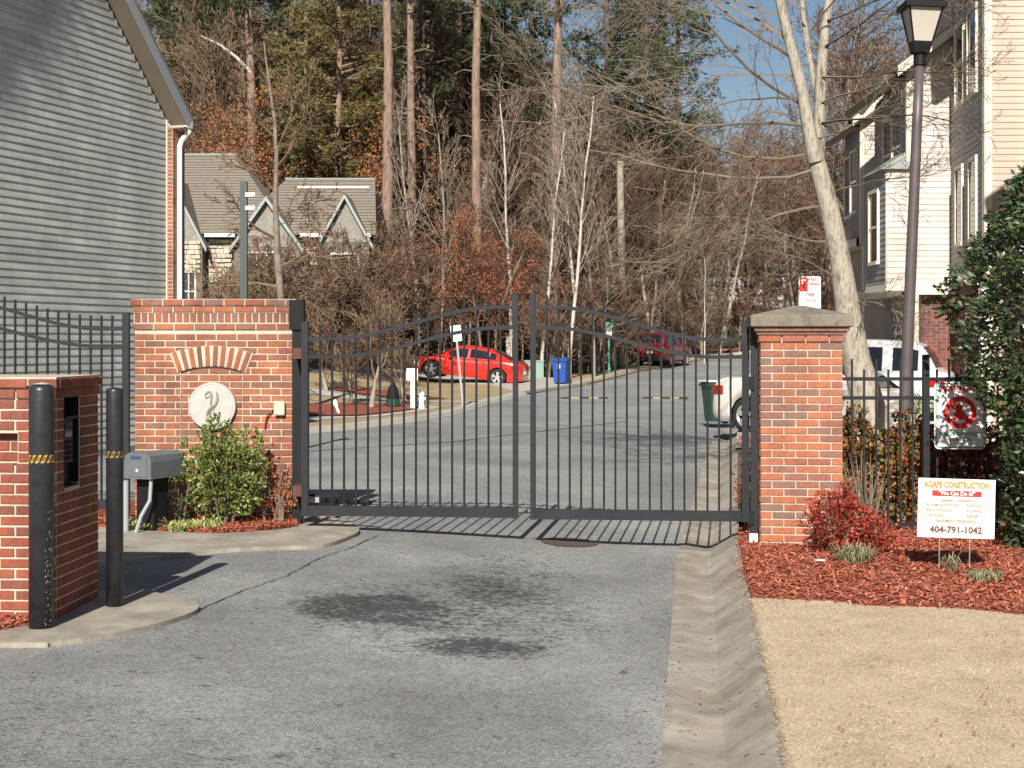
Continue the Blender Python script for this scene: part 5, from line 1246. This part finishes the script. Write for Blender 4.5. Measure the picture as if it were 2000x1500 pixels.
# tall pines, one by one
for key, px, p, rz, s, lab in (
    ('p1', 497, 39, 2.6, (.95,.95,.9), 'tall pine left of the yellowing pine, rising behind the stone house roof'),
    ('p0', 757, 42, 1.2, (.88,.88,.97), 'tall straight pine left of the gate centre, sunlit bare trunk'),
    ('p1', 808, 41, 3.9, (.75,.75,.95), 'pine just right of the sunlit pine trunk, close pair'),
    ('p2', 830, 38, .7, (.8,.8,.95), 'dark trunked pine behind the close pair of pines'),
    ('p0', 931, 42, 4.4, (.78,.78,.95), 'pine with reddish trunk above the rear of the red sedan'),
    ('p1', 1079, 43, .1, (.88,.88,.92), 'tall pine right of the gate centre, behind the white saplings'),
    ('p2', 892, 36, 2.2, .95, 'dark pine in shade left of the reddish trunk'),
    ('p2', 962, 35, 1.2, .93, 'dark pine in shade right of the reddish trunk'),
    ('p2', 1030, 33, 3.2, .92, 'dark pine behind the gate centre, crown against the sky'),
    ('p2', 1188, 36, 5.0, .92, 'dark pine standing against the sky right of centre'),
    ('p2', 1262, 33, 1.6, .93, 'farther pine with a dark crown at the left of the open sky'),
    ('p2', 1316, 29, 2.6, .98, 'slim dark pine nearest the open patch of sky'),
    ('p3', 662, 40, .5, 1.02, 'shorter pine with yellowing needles above the stone house'),
    ('p3', 598, 38.5, 2.5, .92, 'lower yellowing pine beside the taller yellowing one'),
    ('p2', 420, 35, 3.3, .85, 'dark pine at the far left beyond the gable roof'),
    ('p2', 352, 33, .2, .9, 'dark pine hidden mostly by the siding house roof edge'),
    ('p4', 545, 34, .9, .95, 'dark pine crown filling the gap behind the leftmost tall pine'),
    ('p4', 470, 35, 4.9, .9, 'dense dark pine crown left of the yellowing pines'),
    ('p4', 385, 34, 2.9, .85, 'dense dark pine crown above the gable roof edge'),
    ('p4', 720, 32, 1.9, 1.0, 'dense dark pine behind the sunlit trunk'),
    ('p4', 785, 31, 3.9, 1.02, 'dense dark pine between the close pair of trunks'),
    ('p4', 868, 34, 5.1, .93, 'dense dark pine left of the small sky gap'),
    ('p4', 915, 31, .3, 1.0, 'dense dark pine behind the reddish trunk'),
    ('p4', 985, 33, 2.2, .95, 'dense dark pine behind the left gate leaf end'),
    ('p4', 1225, 31, 4.1, .86, 'dense dark pine right of the sky gap'),
    ('p4', 1290, 32, .8, .95, 'dense dark pine beside the open sky')):
    X, Y = XY(px, p); place(key, X, Y, rz, lab, 'pine tree', 'tall pines in the wood', s)
db = MB().tube([pt(490,142,39), pt(462,112,39), pt(430,88,39), pt(392,70,39)], [.10,.08,.06,.035], 6)
dbo = db.build('dead_limb', M['barkw'], None); tag(dbo, 'pale dead limb sticking out left from the leftmost tall pine', 'limb')
for key, px, p, s, lab in (('s0',1112,46,.95,'white barked sapling just right of the gate centre posts'),('s0',1134,44,1.0,'second white sapling from the gate centre'),('s1',1160,45,.9,'pale sapling beside the two white ones'),('s0',1058,45,.85,'pale sapling between the pine and the gate centre'),('s1',822,44,1.1,'tall pale sapling above the red sedan bonnet'),('s1',856,44,1.0,'slim pale sapling above the red sedan roof'),('s0',1000,44,.95,'pale sapling directly behind the gate centre posts'),('s0',1376,36,.45,'short pale trunk at the far kerb right of the maroon SUV')):
    X, Y = XY(px, p); place(key, X, Y, g_.uniform(0,6.28), lab, 'tree', None, s)
sn_ = thing('broken_snag', 'broken dead trunk with flat top right of the white saplings', 'tree', (*XY(1212,40), 0))
X, Y = XY(1212,40); sn_.location = (X, Y, h(X, Y)); MB().tube([(0,0,-.3),(.05,0,5),(-.02,0,9.9),(0,0,10.2)], [.22,.19,.17,.15], 9, True).build('trunk', M['bark'], sn_, smooth=True)
OK_ = ['left edge of the orange oaks above the house ridge','oak with orange leaves above the left gable','oak with orange leaves behind the young street tree','oak with orange leaves right of the young street tree','oak with orange leaves above the middle of the house','oak with orange leaves above the right gable','orange leaved oak nearest the close pair of pines','tallest orange leaved oak, under the yellowing pines']
for (key, px, p, s), lab in zip((('o0',400,40,.85),('o0',462,39.5,.8),('o0',530,40,.95),('o0',590,39,.9),('o0',640,39.5,.85),('o0',695,41,.95),('o0',732,38,.9),('o0',610,36,1.15)), OK_):
    X, Y = XY(px, p); place(key, X, Y, g_.uniform(0,6.28), lab, 'tree', 'orange oaks above the stone house', s)
for (key, px, p, s), lab in zip((('o1',938,45,.8),('o1',975,44.5,.72),('o1',908,44,.8),('o1',1015,43,.6)), ('rust leaved beech above the red sedan roof','rust leaved beech just left of the gate centre posts','rust leaved beech above the road sign','low rust leaved beech seen between the gate centre posts')):
    X, Y = XY(px, p); place(key, X, Y, g_.uniform(0,6.28), lab, 'tree', 'rust leaved beeches behind the red sedan', s)
HG = dict(f0=17, f1=14, f2=16, f3=12)
LM = ((430,'above the left eave'),(560,'behind the young street tree'),(700,'above the stone house right gable'),(820,'around the close pair of pines'),(930,'above the red sedan'),(1060,'behind the gate centre posts'),(1200,'behind the white saplings'),(1330,'above the maroon SUV'),(1450,'above the far road bend'),(1560,'left of the big forked tree'),(3000,'behind the townhouses'))
ROWN = ('low front','front','middle','back','farthest')
for row, (p0, p1, n_, x0_, x1_, sc0, sc1) in enumerate(((43,40,22,735,1500,.30,.48),(38,35,30,340,1560,.6,1.0),(34,31,36,320,1600,.9,1.25),(30,27,34,300,1620,1.0,1.4),(26,23,32,280,1640,1.15,1.6))):
    for i in range(n_):
        px = x0_+(x1_-x0_)*(i+g_.uniform(.1,.9))/n_; p = g_.uniform(p1, p0); s = g_.uniform(sc0, sc1)
        X, Y = XY(px, p); key = g_.choice(['f0','f1','f2','f3','f1','f2'])
        if px > 1050:
            yt_ = 215+g_.uniform(-25,60) if px > 1330 else 165+g_.uniform(-30,90)
            s = min(s, max(.3, (H+(HY-yt_)/p-h(X, Y))/HG[key]/1.22))
        if Y < 104 and X > lx(Y)-.5 and X < gl(Y)+2: continue
        lm = [b_ for a_, b_ in LM if px < a_][0]
        place(key, X, Y, g_.uniform(0,6.28), 'leafless tree in the %s rank of the wood, %s' % (ROWN[row], lm), 'tree', 'bare trees of the %s rank, %s' % (ROWN[row], lm), s)
for i in range(9):
    px = 1640+(1800-1640)*(i+g_.uniform(0,1))/9; p = g_.uniform(27, 36); X, Y = XY(px, p)
    place(g_.choice(['f0','f2','f1']), X, Y, g_.uniform(0,6.28), 'leafless tree rising beyond the townhouses, right of the forked trunk', 'tree', 'bare trees beyond the townhouses', g_.uniform(.95,1.3))
for i in range(46):
    px = 735+(1470-735)*(i+g_.uniform(0,1))/46; p = (g_.uniform(39.5, 42) if px < 1070 else g_.uniform(40, 45)) if px < 1190 else g_.uniform(30,34); X, Y = XY(px, p)
    if Y < 104 and X > lx(Y)-.8 and X < gl(Y)+2: continue
    lm = [b_ for a_, b_ in LM if px < a_][0].replace('above','behind')
    place(g_.choice(['b0','b1']), X, Y, g_.uniform(0,6.28), 'tangled leafless brush at the edge of the wood, %s' % lm, 'shrub', 'brush along the wood edge, %s' % lm, g_.uniform(.8,1.4))
for i in range(13):
    px = 500+(690-500)*(i+g_.uniform(0,1))/13; p = g_.uniform(52, 55); X, Y = XY(px, p); sd1 = 'left of the white porch columns' if px < 610 else 'right of the white porch columns'
    place(g_.choice(['b0','b1']), X, Y, g_.uniform(0,6.28), 'dense leafless yard shrub close to the stone house, '+sd1, 'shrub', 'yard shrubs '+sd1, g_.uniform(.8,1.35))
for i in range(16):
    px = 625+(725-625)*(i+g_.uniform(0,1))/16; p = g_.uniform(45, 48); X, Y = XY(px, p)
    place(g_.choice(['b0','b1']), X, Y, g_.uniform(0,6.28), 'bushy leafless thicket between the stone house and the red sedan', 'shrub', 'thickets beside the stone house', g_.uniform(1.0,1.6))
# far wood: one mass
fw = MB(); g2 = random.Random(5)
for i in range(520):
    X = g2.uniform(-52, 46); Y = g2.uniform(122, 158); top_ = g2.uniform(12,19) if X < 3 else g2.uniform(7,11)
    z_ = h(X, Y); r_ = g2.uniform(.08,.2); fw.tube([(X,Y,z_-.5),(X+g2.uniform(-.5,.5),Y,z_+top_*.5),(X+g2.uniform(-1,1),Y,z_+top_)], [r_,r_*.7,.03], 3)
    for k in range(70):
        t = g2.uniform(.12,1); b_ = Vector((X, Y, z_+top_*t)); d = (rv(g2)+Vector((0,0,.5))).normalized(); L = g2.uniform(1.0,3.4)*(1.15-t*.6)
        m1 = b_+d*L*.5; e_ = m1+(d+rv(g2)*.4).normalized()*L*.5; s_ = d.orthogonal().normalized()*.035
        fw.add([b_-s_, b_+s_, m1+s_*.7, e_, m1-s_*.7], [(0,1,2,3,4)])
fwo = fw.build('far_wood', M['twigr']); tag(fwo, 'dense brown leafless wood on the slope closing the view', 'wood', kind='stuff')
# far evergreen undergrowth
ug = MB(); g2 = random.Random(6)
for i in range(150):
    px = g2.uniform(1060,1480); p = g2.uniform(33,41) if px > 1230 else g2.uniform(40,43); X, Y = XY(px, p)
    if X > lx(Y)-1.2 and Y < 104: continue
    leaves(ug, Vector((X, Y, h(X, Y)+g2.uniform(.2,1.3))), 60, .8, .16, .1, g2)
tag(ug.build('undergrowth', M['gloss']), 'dark evergreen undergrowth at the foot of the wood', 'undergrowth', kind='stuff')

# the big bare tree behind the fence at right
bt = thing('big_bare_tree', 'big bare tree with pale leaning forked trunk behind the fence, right of the pillar', 'tree', (0,0,0))
TP_ = 140.0
def tp(px, py, dy=0): q = pt(px, py, TP_); q.y += dy; return q
a, b = MB(), MB(); tips = []
main = [(1706,840,.30),(1698,800,.235),(1672,700,.20),(1655,600,.175),(1640,500,.145),(1618,400,.135),(1594,310,.12)]
P = [tp(x_, y_) for x_, y_, _ in main]; a.tube(P, [r_ for _,_,r_ in main], 12)
leftl = [(1592,318,.11),(1578,250,.095),(1566,180,.085),(1548,110,.075),(1530,40,.07),(1512,-50,.06),(1490,-160,.05),(1470,-260,.03)]
rightl = [(1600,318,.10),(1604,240,.085),(1606,150,.08),(1614,60,.07),(1628,-40,.06),(1636,-150,.05),(1650,-260,.03)]
third = [(1604,180,.05),(1590,110,.045),(1578,30,.04),(1570,-60,.03)]
a.tube([tp(x_, y_, -.05) for x_, y_, _ in leftl], [r_ for *_, r_ in leftl], 9); a.tube([tp(x_, y_, .1) for x_, y_, _ in rightl], [r_ for *_, r_ in rightl], 9); a.tube([tp(x_, y_, .3) for x_, y_, _ in third], [r_ for *_, r_ in third], 7)
gb = random.Random(8); cfgB = dict(segs=[8,5,3,2], wob=.24, trop=[.0,.03,.0,-.03], rmin=.0032, max=3, kids=[10,6,4], t0=[.18,.12], ang=(20,50), rr=.45, ratio=[.50,.5,.5], trunklvl=-1)
limbs = [((1576,245),(-1,-.15,.06),3.9,.045),((1560,200),(-1,-.4,.20),3.4,.04),((1590,300),(-1,.2,-.02),3.6,.04),((1548,110),(-1,-.2,.25),3.4,.04),((1540,80),(-1,.35,.5),3.0,.035),((1604,240),(.9,-.2,.3),2.0,.035),((1612,90),(1,.1,.5),2.2,.035),((1606,150),(1,-.4,.15),1.9,.03),((1622,400),(-1,-.2,-.05),2.8,.03),((1618,380),(.9,-.5,.15),1.6,.025),((1634,470),(-1,.1,.1),2.2,.025),
    ((1526,30),(-1,0,.3),3.2,.035),((1628,-20),(.9,0,.4),2.2,.03),((1585,60),(.2,-.6,.7),2.2,.025),((1570,190),(-.9,-.6,-.1),2.8,.03),((1600,270),(.8,.6,.1),1.8,.03),((1655,590),(.7,-.5,.1),1.2,.018),((1616,40),(1,.4,.2),2.4,.03),((1560,150),(-1,.4,.4),3.0,.03),((1575,20),(-.6,.5,.8),2.2,.025),((1640,-120),(1,.3,-.35),2.4,.03),((1495,-150),(-1,.3,-.3),3.0,.03),((1520,0),(-.8,-.5,.1),2.8,.03),((1605,200),(.8,-.5,.5),2.0,.025),((1510,-40),(-1,.1,.0),3.0,.035),((1590,330),(-1,-.5,-.15),3.2,.03),((1646,540),(-.9,-.3,0),1.6,.02),((1502,-80),(-1,-.3,-.1),2.8,.03),((1640,-160),(.6,.1,-.2),2.2,.03)]
for (x_, y_), d, L, r_ in limbs: grow((a, b), tp(x_, y_), Vector(d).normalized(), L*1.05, r_*.6, 0, gb, cfgB)
a.build('trunk', M['barkbig'], bt, smooth=True); b.build('branches', M['twigm'], bt)['kind'] = 'stuff'
# young tree before the stone house
yt = thing('young_bare_tree', 'young bare street tree in front of the stone house, above the brick wall', 'tree', (0,0,0))
a, b = MB(), MB(); gb = random.Random(18); TP_ = 72.0
mp_ = [(548,720,.13),(550,600,.11),(542,500,.10),(538,400,.075),(540,300,.06),(536,230,.05),(524,150,.03),(515,80,.015)]
a.tube([tp(x_, y_) for x_, y_, _ in mp_], [r_ for *_, r_ in mp_], 8)
cfgY = dict(cfgB, rmin=.008, kids=[9,5,4])
for (x_, y_), d, L, r_ in (((541,560),(-1,0,.35),2.3,.045),((546,520),(1,.2,.4),2.0,.04),((542,470),(-.9,-.3,.5),1.9,.04),((538,420),(1,-.2,.6),1.9,.035),((540,380),(-.8,.4,.8),1.9,.035),((538,330),(.8,.2,.9),2.0,.035),((540,300),(.6,-.4,.9),2.1,.03),((538,270),(-.6,.1,1),1.9,.03),((545,590),(.9,-.3,.15),1.8,.04),((543,600),(-1,-.2,.12),1.9,.04),((545,610),(.2,-1,.2),1.6,.04),((536,230),(.5,.2,1),1.7,.02),((545,640),(-.9,.3,.2),1.8,.04),((546,640),(1,.3,.2),1.8,.04)):
    grow((a, b), tp(x_, y_), Vector(d).normalized(), L, r_, 0, gb, cfgY)
a.build('trunk', M['barkb'], yt, smooth=True); b.build('branches', M['twig'], yt)['kind'] = 'stuff'
# small multi-stem yard trees through the gate
CF_Y = dict(segs=[3,4,3,2,1], wob=.16, trop=[.05,.28,.2,.12], rmin=.007, max=4, kids=[7,6,5,4], t0=[.5,.25,.15], ang=(22,50), rr=.55, ratio=[1.3,.6,.55,.5], trunklvl=0)
for i, (px, p, hh_, lab) in enumerate(((690,66,1.1,'small bare ornamental tree on the island, leftmost of three'),(722,70,1.6,'bare ornamental tree with mossy trunk in the middle of the island'),(793,62,1.0,'many stemmed bare ornamental tree left of the red sedan'),(640,60,1.2,'bare ornamental tree in the lawn by the porch'))):
    proto['y%d' % i] = bare(60+i, hh_, .085, CF_Y, M['bark'], M['twig'], name='ornamental_tree'); X, Y = XY(px, p); place('y%d' % i, X, Y, i*1.3, lab, 'tree', None, 1.15)

# ---------------- near shrubs
def shrub(name, label, cat, c, rx, ry, rz_, n, l, w_, m, seed, stems=10, stemm='barkb', cap=1.0, up=.4, clump=8, hollow=.25, group=None, lean=0):
    g_ = random.Random(seed); t = thing(name, label, cat, c, 0, group); s_ = MB(); lf = MB(); bases = []
    for i in range(stems):
        a_ = g_.uniform(0,6.28); r_ = g_.uniform(.2,.95); top_ = Vector((math.cos(a_)*rx*r_, math.sin(a_)*ry*r_, rz_*g_.uniform(.8,1.75)*(1.2-.35*r_)))
        b_ = Vector((math.cos(a_)*.06, math.sin(a_)*.06, -.03)); m1 = b_.lerp(top_, .5)+Vector((0,0,.1*rz_)); s_.tube([b_, m1, top_], [.012,.008,.004], 4)
        bases.append((m1, top_))
    k = 0
    while k < n:
        v = rv(g_); r_ = (hollow+(1-hollow)*g_.random())**.6; r_ *= 1+.16*math.sin(v.x*7+seed)+.14*math.sin(v.y*9+v.z*6)
        c_ = Vector((v.x*rx*r_, v.y*ry*r_, rz_+v.z*rz_*r_))
        if c_.z < .04: k += 1; continue
        ax_ = (v+Vector((0,0,up))).normalized()
        for q in range(clump):
            d = (ax_+rv(g_)*.9).normalized(); lf.leaf(c_+rv(g_)*l*.6, d, rv(g_), l*g_.uniform(.6,1.25), w_*g_.uniform(.7,1.2)); k += 1
    s_.build('stems', M[stemm], t); lf.build('foliage', M[m], t); return t
shrub('green_shrub', 'yellow green broadleaf shrub in front of the brick wall, covering the plaque edge', 'shrub', (-2.78,14.78,h(-2.78,14.78)+.05), .42,.30,.50, 5600, .045,.026, 'shrub', 3, 14)
shrub('green_shrub', 'small green shrub right beside the grey gate operator housing', 'shrub', (-3.22,14.80,h(-3.2,14.8)+.05), .18,.2,.30, 700, .04,.02, 'gloss', 4, 8)
shrub('red_shrub', 'thin dark red nandina between the green shrub and the gate', 'shrub', (-2.36,14.98,h(-2.36,14.98)+.05), .20,.16,.40, 420, .038,.014, 'nandina', 5, 9)
shrub('ivy', 'dry leafy vine at the foot of the brick wall by the gate hinge', 'plant', (-2.24,14.95,h(-2.24,14.95)+.05), .14,.12,.20, 300, .03,.02, 'oakleaf', 6, 6)
shrub('red_nandina', 'bright red nandina shrub at the right foot of the brick pillar', 'shrub', (2.76,12.95,h(2.8,12.95)+.02), .27,.24,.29, 3000, .045,.020, 'nandina', 7, 16, 'barkb')
shrub('red_nandina', 'low bright red nandina clump right of the taller one', 'shrub', (3.02,12.9,h(3,12.9)+.02), .18,.16,.18, 1300, .045,.020, 'nandina', 8, 8, 'barkb')
ws = thing('bare_shrub', 'bundle of bare pale upright stems behind the red nandina by the fence', 'shrub', (3.14,13.6,h(3.1,13.6)))
s_ = MB(); g_ = random.Random(9)
for i in range(60):
    a_ = g_.uniform(0,6.28); e = Vector((math.cos(a_)*g_.uniform(.05,.32)-.08, math.sin(a_)*.2, g_.uniform(.45,.85))); s_.tube([(g_.uniform(-.05,.05),0,-.03), e*.5+rv(g_)*.03, e], [.005,.004,.002], 3)
s_.build('stems', M['twigm'], ws)
# hedge behind the fence
for i, (X, lab, m_) in enumerate(((3.35,'section of the orange green hedge behind the fence next to the pillar','photinia'),(3.9,'middle section of the orange green hedge behind the fence','photinia'),(4.45,'redder right section of the hedge behind the fence and watch sign','photired'))):
    shrub('hedge', lab, 'hedge', (X,15.05,h(X,15)+.0), .42,.30,.55, 6500, .055,.030, m_, 20+i, 14, hollow=.12)
shrub('hedge', 'lower red leaved hedge part showing between gate and pillar', 'hedge', (2.38,15.3,h(2.4,15.3)), .16,.4,.36, 900, .045,.02, 'photired', 31, 8)
shrub('clipped_shrub', 'low clipped green shrub behind the fence by the holly', 'shrub', (5.75,19.8,h(5.7,19.8)+.75), .62,.5,.24, 1800, .05,.025, 'shrub', 32, 8)
shrub('clipped_shrub', 'dark clipped shrub under the sedan bumper beyond the pillar', 'shrub', (3.95,24.0,h(3.9,24.0)), .35,.5,.22, 900, .05,.025, 'nandina', 33, 8)
# the holly tree
ht = thing('holly_tree', 'dense dark glossy holly tree at the right edge behind the yard sign', 'tree', (4.78,13.2,0))
s_ = MB(); lf = MB(); g_ = random.Random(40); s_.tube([(0,0,-.1),(.02,0,1.5),(0,0,3.4)], [.09,.06,.02], 8)
rows = [(-.05,.45),(.2,.62),(.6,.66),(1.0,.68),(1.4,.78),(1.8,.98),(2.2,1.04),(2.6,.95),(3.0,.66),(3.35,.40),(3.6,.12)]
N0 = 0
while N0 < 34000:
    z_ = g_.uniform(.0,3.55); Rr = interp(z_, rows); a_ = g_.uniform(0,6.28); rr_ = Rr*(1+.14*math.sin(a_*3+z_*3)+.10*math.sin(a_*7-z_*5))*(.45+.55*g_.random()**.5)
    c_ = Vector((math.cos(a_)*rr_+.12, math.sin(a_)*rr_, z_)); ax_ = Vector((math.cos(a_), math.sin(a_), .25))
    if g_.random() < .08: s_.tube([Vector((.0,0,z_*.85)), c_], [.015,.005], 3)
    for q in range(7): d = (ax_+rv(g_)*1.0).normalized(); lf.leaf(c_+rv(g_)*.05, d, rv(g_), .070*g_.uniform(.7,1.2), .034*g_.uniform(.8,1.2)); N0 += 1
s_.build('trunk', M['barkb'], ht); lf.build('crown', M['gloss'], ht)
# grass-like tufts
def tuft(name, label, c, n, L, rad, m, seed, wd=.008, group=None):
    g_ = random.Random(seed); mb = MB()
    for i in range(n):
        a_ = g_.uniform(0,6.28); r_ = rad*g_.random()**.6; b_ = Vector((math.cos(a_)*r_, math.sin(a_)*r_, 0)); a2 = g_.uniform(0,6.28); l = L*g_.uniform(.6,1.2); out = g_.uniform(.35,1.0)
        d = Vector((math.cos(a2), math.sin(a2), 0)); s_ = Vector((-d.y, d.x, 0))*wd*.5
        p1 = b_+d*l*out*.45+Vector((0,0,l*.55*g_.uniform(.7,1.1))); p2 = b_+d*l*out+Vector((0,0,l*(.7-.55*out)))
        mb.add([b_-s_, b_+s_, p1+s_, p1-s_, p2], [(0,1,2,3),(3,2,4)])
    o = mb.build(name, M[m]); o.location = (c[0], c[1], h(c[0], c[1])+.035); return tag(o, label, 'grass tuft', group)
for i, (X, Y) in enumerate(((-3.62,14.62),(-3.42,14.56),(-3.52,14.66))): tuft('striped_grass', 'striped green and cream grass below the grey gate operator housing', (X,Y), 150, .17, .10, 'liriope', 50+i, .012, 'striped grass clumps under the operator')
for i, (X, Y) in enumerate(((-3.12,14.42),(-2.98,14.45),(-2.86,14.50))): tuft('striped_grass', 'striped green and cream grass right of the bollard shadow before the mulch', (X,Y), 150, .16, .10, 'liriope', 60+i, .012, 'striped grass clumps by the mulch')
tuft('grass_tuft', 'large grey green grass tuft below the red nandina', (2.78,12.45), 220, .24, .13, 'tuft', 70, .009)
tuft('grass_tuft', 'thin arching grass tuft in front of the yard sign shadow', (3.42,11.95), 50, .22, .04, 'tuft', 71, .009)
tuft('grass_tuft', 'low green grass tuft nearest the lawn edge below the yard sign', (3.52,11.45), 120, .14, .12, 'tuft', 72, .009)
# mulch chips, grass blades, leaf litter
def inpoly(x, y, P):
    c = False; n = len(P)
    for i in range(n):
        x1_, y1_ = P[i]; x2_, y2_ = P[(i+1) % n]
        if (y1_ > y) != (y2_ > y) and x < (x2_-x1_)*(y-y1_)/(y2_-y1_)+x1_: c = not c
    return c
def chips(name, label, P, n, dz, m, lmin, lmax, seed, wd=.35, zj=.018, xr=None, yr=None):
    g_ = random.Random(seed); mb = MB(); xs_ = [p[0] for p in P]; ys_ = [p[1] for p in P]; k = 0
    xr = xr or (min(xs_), max(xs_)); yr = yr or (min(ys_), max(ys_))
    while k < n:
        x_ = g_.uniform(*xr); y_ = g_.uniform(*yr)
        if not inpoly(x_, y_, P): k += .2; continue
        x_ += g_.gauss(0,.03); y_ += g_.gauss(0,.05)
        d = Vector((g_.uniform(-1,1), g_.uniform(-1,1), g_.uniform(-.35,.35))).normalized(); s_ = (d.cross(Vector((0,0,1)))+rv(g_)*.35).normalized(); l = g_.uniform(lmin,lmax)
        c = Vector((x_, y_, h(x_, y_)+dz+g_.uniform(0,zj))); a_ = d*l*.5; b_ = s_*l*wd*.5
        mb.add([c-a_-b_, c+a_-b_*.6, c+a_+b_, c-a_+b_*.7], [(0,1,2,3)]); k += 1
    return tag(mb.build(name, M[m]), label, 'mulch' if 'mulch' in name else 'grass', kind='stuff')
chips('mulch_chips', 'red wood mulch chips on the bed right of the gate', mulch_right, 26000, .034, 'chip', .02, .06, 80, xr=(1.6,5.0), yr=(9.9,14.8))
chips('mulch_chips', 'red wood mulch chips on the bed before the brick wall', [(-3.66,14.7),(-3.4,14.5),(-2.83,14.28),(-2.38,14.42),(-2.1,14.75),(-2.12,15.3),(-4.2,15.3),(-4.2,14.9)], 7000, .064, 'chip', .02, .055, 81)
chips('mulch_chips', 'red wood mulch chips at the foot of the brick pedestal', [(-4.0,9.38),(-3.2,9.42),(-3.02,9.62),(-2.99,9.78),(-3.5,9.95),(-4.0,10.0)], 2500, .048, 'chip', .015, .05, 82)
lawnP = [(gl(5.5)+.58,5.5),(gl(8)+.58,8),(1.70,10.75),(2.2,10.62),(2.45,10.42),(2.95,10.36),(3.4,10.05),(4.2,9.9),(4.2,5.5)]
g_ = random.Random(90); mb = MB(); k = 0
while k < 60000:
    x_ = g_.uniform(.9,4.0); y_ = g_.uniform(5.6,10.8)
    if x_ > y_*.36 or not inpoly(x_, y_, lawnP): k += .3; continue
    y_ += g_.gauss(0,.03); z_ = h(x_, y_)+.024; a_ = g_.uniform(0,6.28); l = g_.uniform(.010,.024); d = Vector((math.cos(a_)*.9, math.sin(a_)*.9, g_.uniform(.05,.5))).normalized()*l; s_ = Vector((-math.sin(a_), math.cos(a_), 0))*.0022
    c = Vector((x_, y_, z_)); mb.add([c-s_, c+s_, c+d], [(0,1,2)]); k += 1
for i in range(2600):
    y_ = g_.uniform(5.6,10.7); x_ = gl(y_)+.56+g_.gauss(0,.013); l = g_.uniform(.012,.034); a_ = g_.uniform(2.2,4.1); d = Vector((math.cos(a_)*.8, math.sin(a_)*.8, g_.uniform(-.1,.6))).normalized()*l; s_ = Vector((-math.sin(a_), math.cos(a_), 0))*.0025
    c = Vector((x_, y_, h(x_, y_)+.026)); mb.add([c-s_, c+s_, c+d], [(0,1,2)])
tag(mb.build('lawn_grass', M['blade']), 'short tan dormant grass at the right foreground', 'grass', kind='stuff')
g_ = random.Random(91); mb = MB()
for i in range(420):
    x_ = g_.uniform(-3.2,1.6); y_ = g_.uniform(6.0,15); 
    if g_.random() < .5: x_ = gl(y_)+g_.uniform(-.25,.55)
    z_ = h(x_, y_)+.05 if x_ > gl(y_) else h(x_, y_)+.008
    if x_ > gl(y_)+.5: z_ = h(x_,y_)+.045
    mb.leaf(Vector((x_, y_, z_+.004)), Vector((g_.uniform(-1,1), g_.uniform(-1,1), .05)).normalized(), Vector((0,0,1)), g_.uniform(.015,.045), g_.uniform(.008,.02))
for i in range(170):
    y_ = g_.uniform(6,10.6); x_ = g_.uniform(gl(y_)+.6, y_*.35); mb.leaf(Vector((x_, y_, h(x_, y_)+.036)), Vector((g_.uniform(-1,1), g_.uniform(-1,1), .1)).normalized(), Vector((0,0,1)), g_.uniform(.012,.035), g_.uniform(.008,.016))
for i in range(140):
    y_ = g_.uniform(10.5,13.4); x_ = gl(y_)+.55-abs(g_.gauss(0,.07)); mb.leaf(Vector((x_, y_, h(gl(y_)-.001, y_)+.14)), Vector((g_.uniform(-1,1), g_.uniform(-1,1), .0)).normalized(), Vector((0,0,1)), g_.uniform(.015,.04), g_.uniform(.008,.014))
tag(mb.build('fallen_leaves', M['rustleaf']), 'scattered brown fallen leaves on the asphalt and gutter', 'leaves', kind='stuff')
# tall columnar evergreen left of the camera whose crown shades the gable
ev = thing('evergreen_tree', 'tall columnar evergreen outside the view at the left, shading the gable', 'tree', (-12.08,12.2,0))
g_ = random.Random(99); lf = MB(); MB().tube([(-1.3,0,-.3),(-.5,0,9),(0,0,14)], [.3,.22,.08], 8).build('trunk', M['bark'], ev)
co = MB(); rings_ = 20
def evp(v, r_): z_ = 14.26+v[2]*13.15*r_; return Vector((v[0]*3.78*r_+.107*v[2]*13.15*r_, v[1]*3.78*r_, z_ if z_ < 16 else 16+(z_-16)*.22))
for i in range(rings_+1):
    ph_ = math.pi*i/rings_
    for k in range(28): th_ = 6.283*k/28; co.v.append(evp((math.sin(ph_)*math.cos(th_), math.sin(ph_)*math.sin(th_), -math.cos(ph_)), .975+g_.uniform(-.008,.008)))
for i in range(rings_):
    for k in range(28): a_ = i*28+k; b_ = i*28+(k+1) % 28; co.f.append((a_, b_, b_+28, a_+28))
for i in range(20000):
    v = rv(g_); lf.leaf(evp(v, g_.uniform(.972,.985)), rv(g_), rv(g_), .09, .07)
co.build('shade_shell', M['gloss'], ev); lf.build('crown', M['gloss'], ev)['kind'] = 'stuff'  # closed shell added inside the foliage so the crown casts a solid shadow
for k in list(proto):
    if k not in used:
        for c_ in list(proto[k].children): bpy.data.objects.remove(c_)
        bpy.data.objects.remove(proto[k])
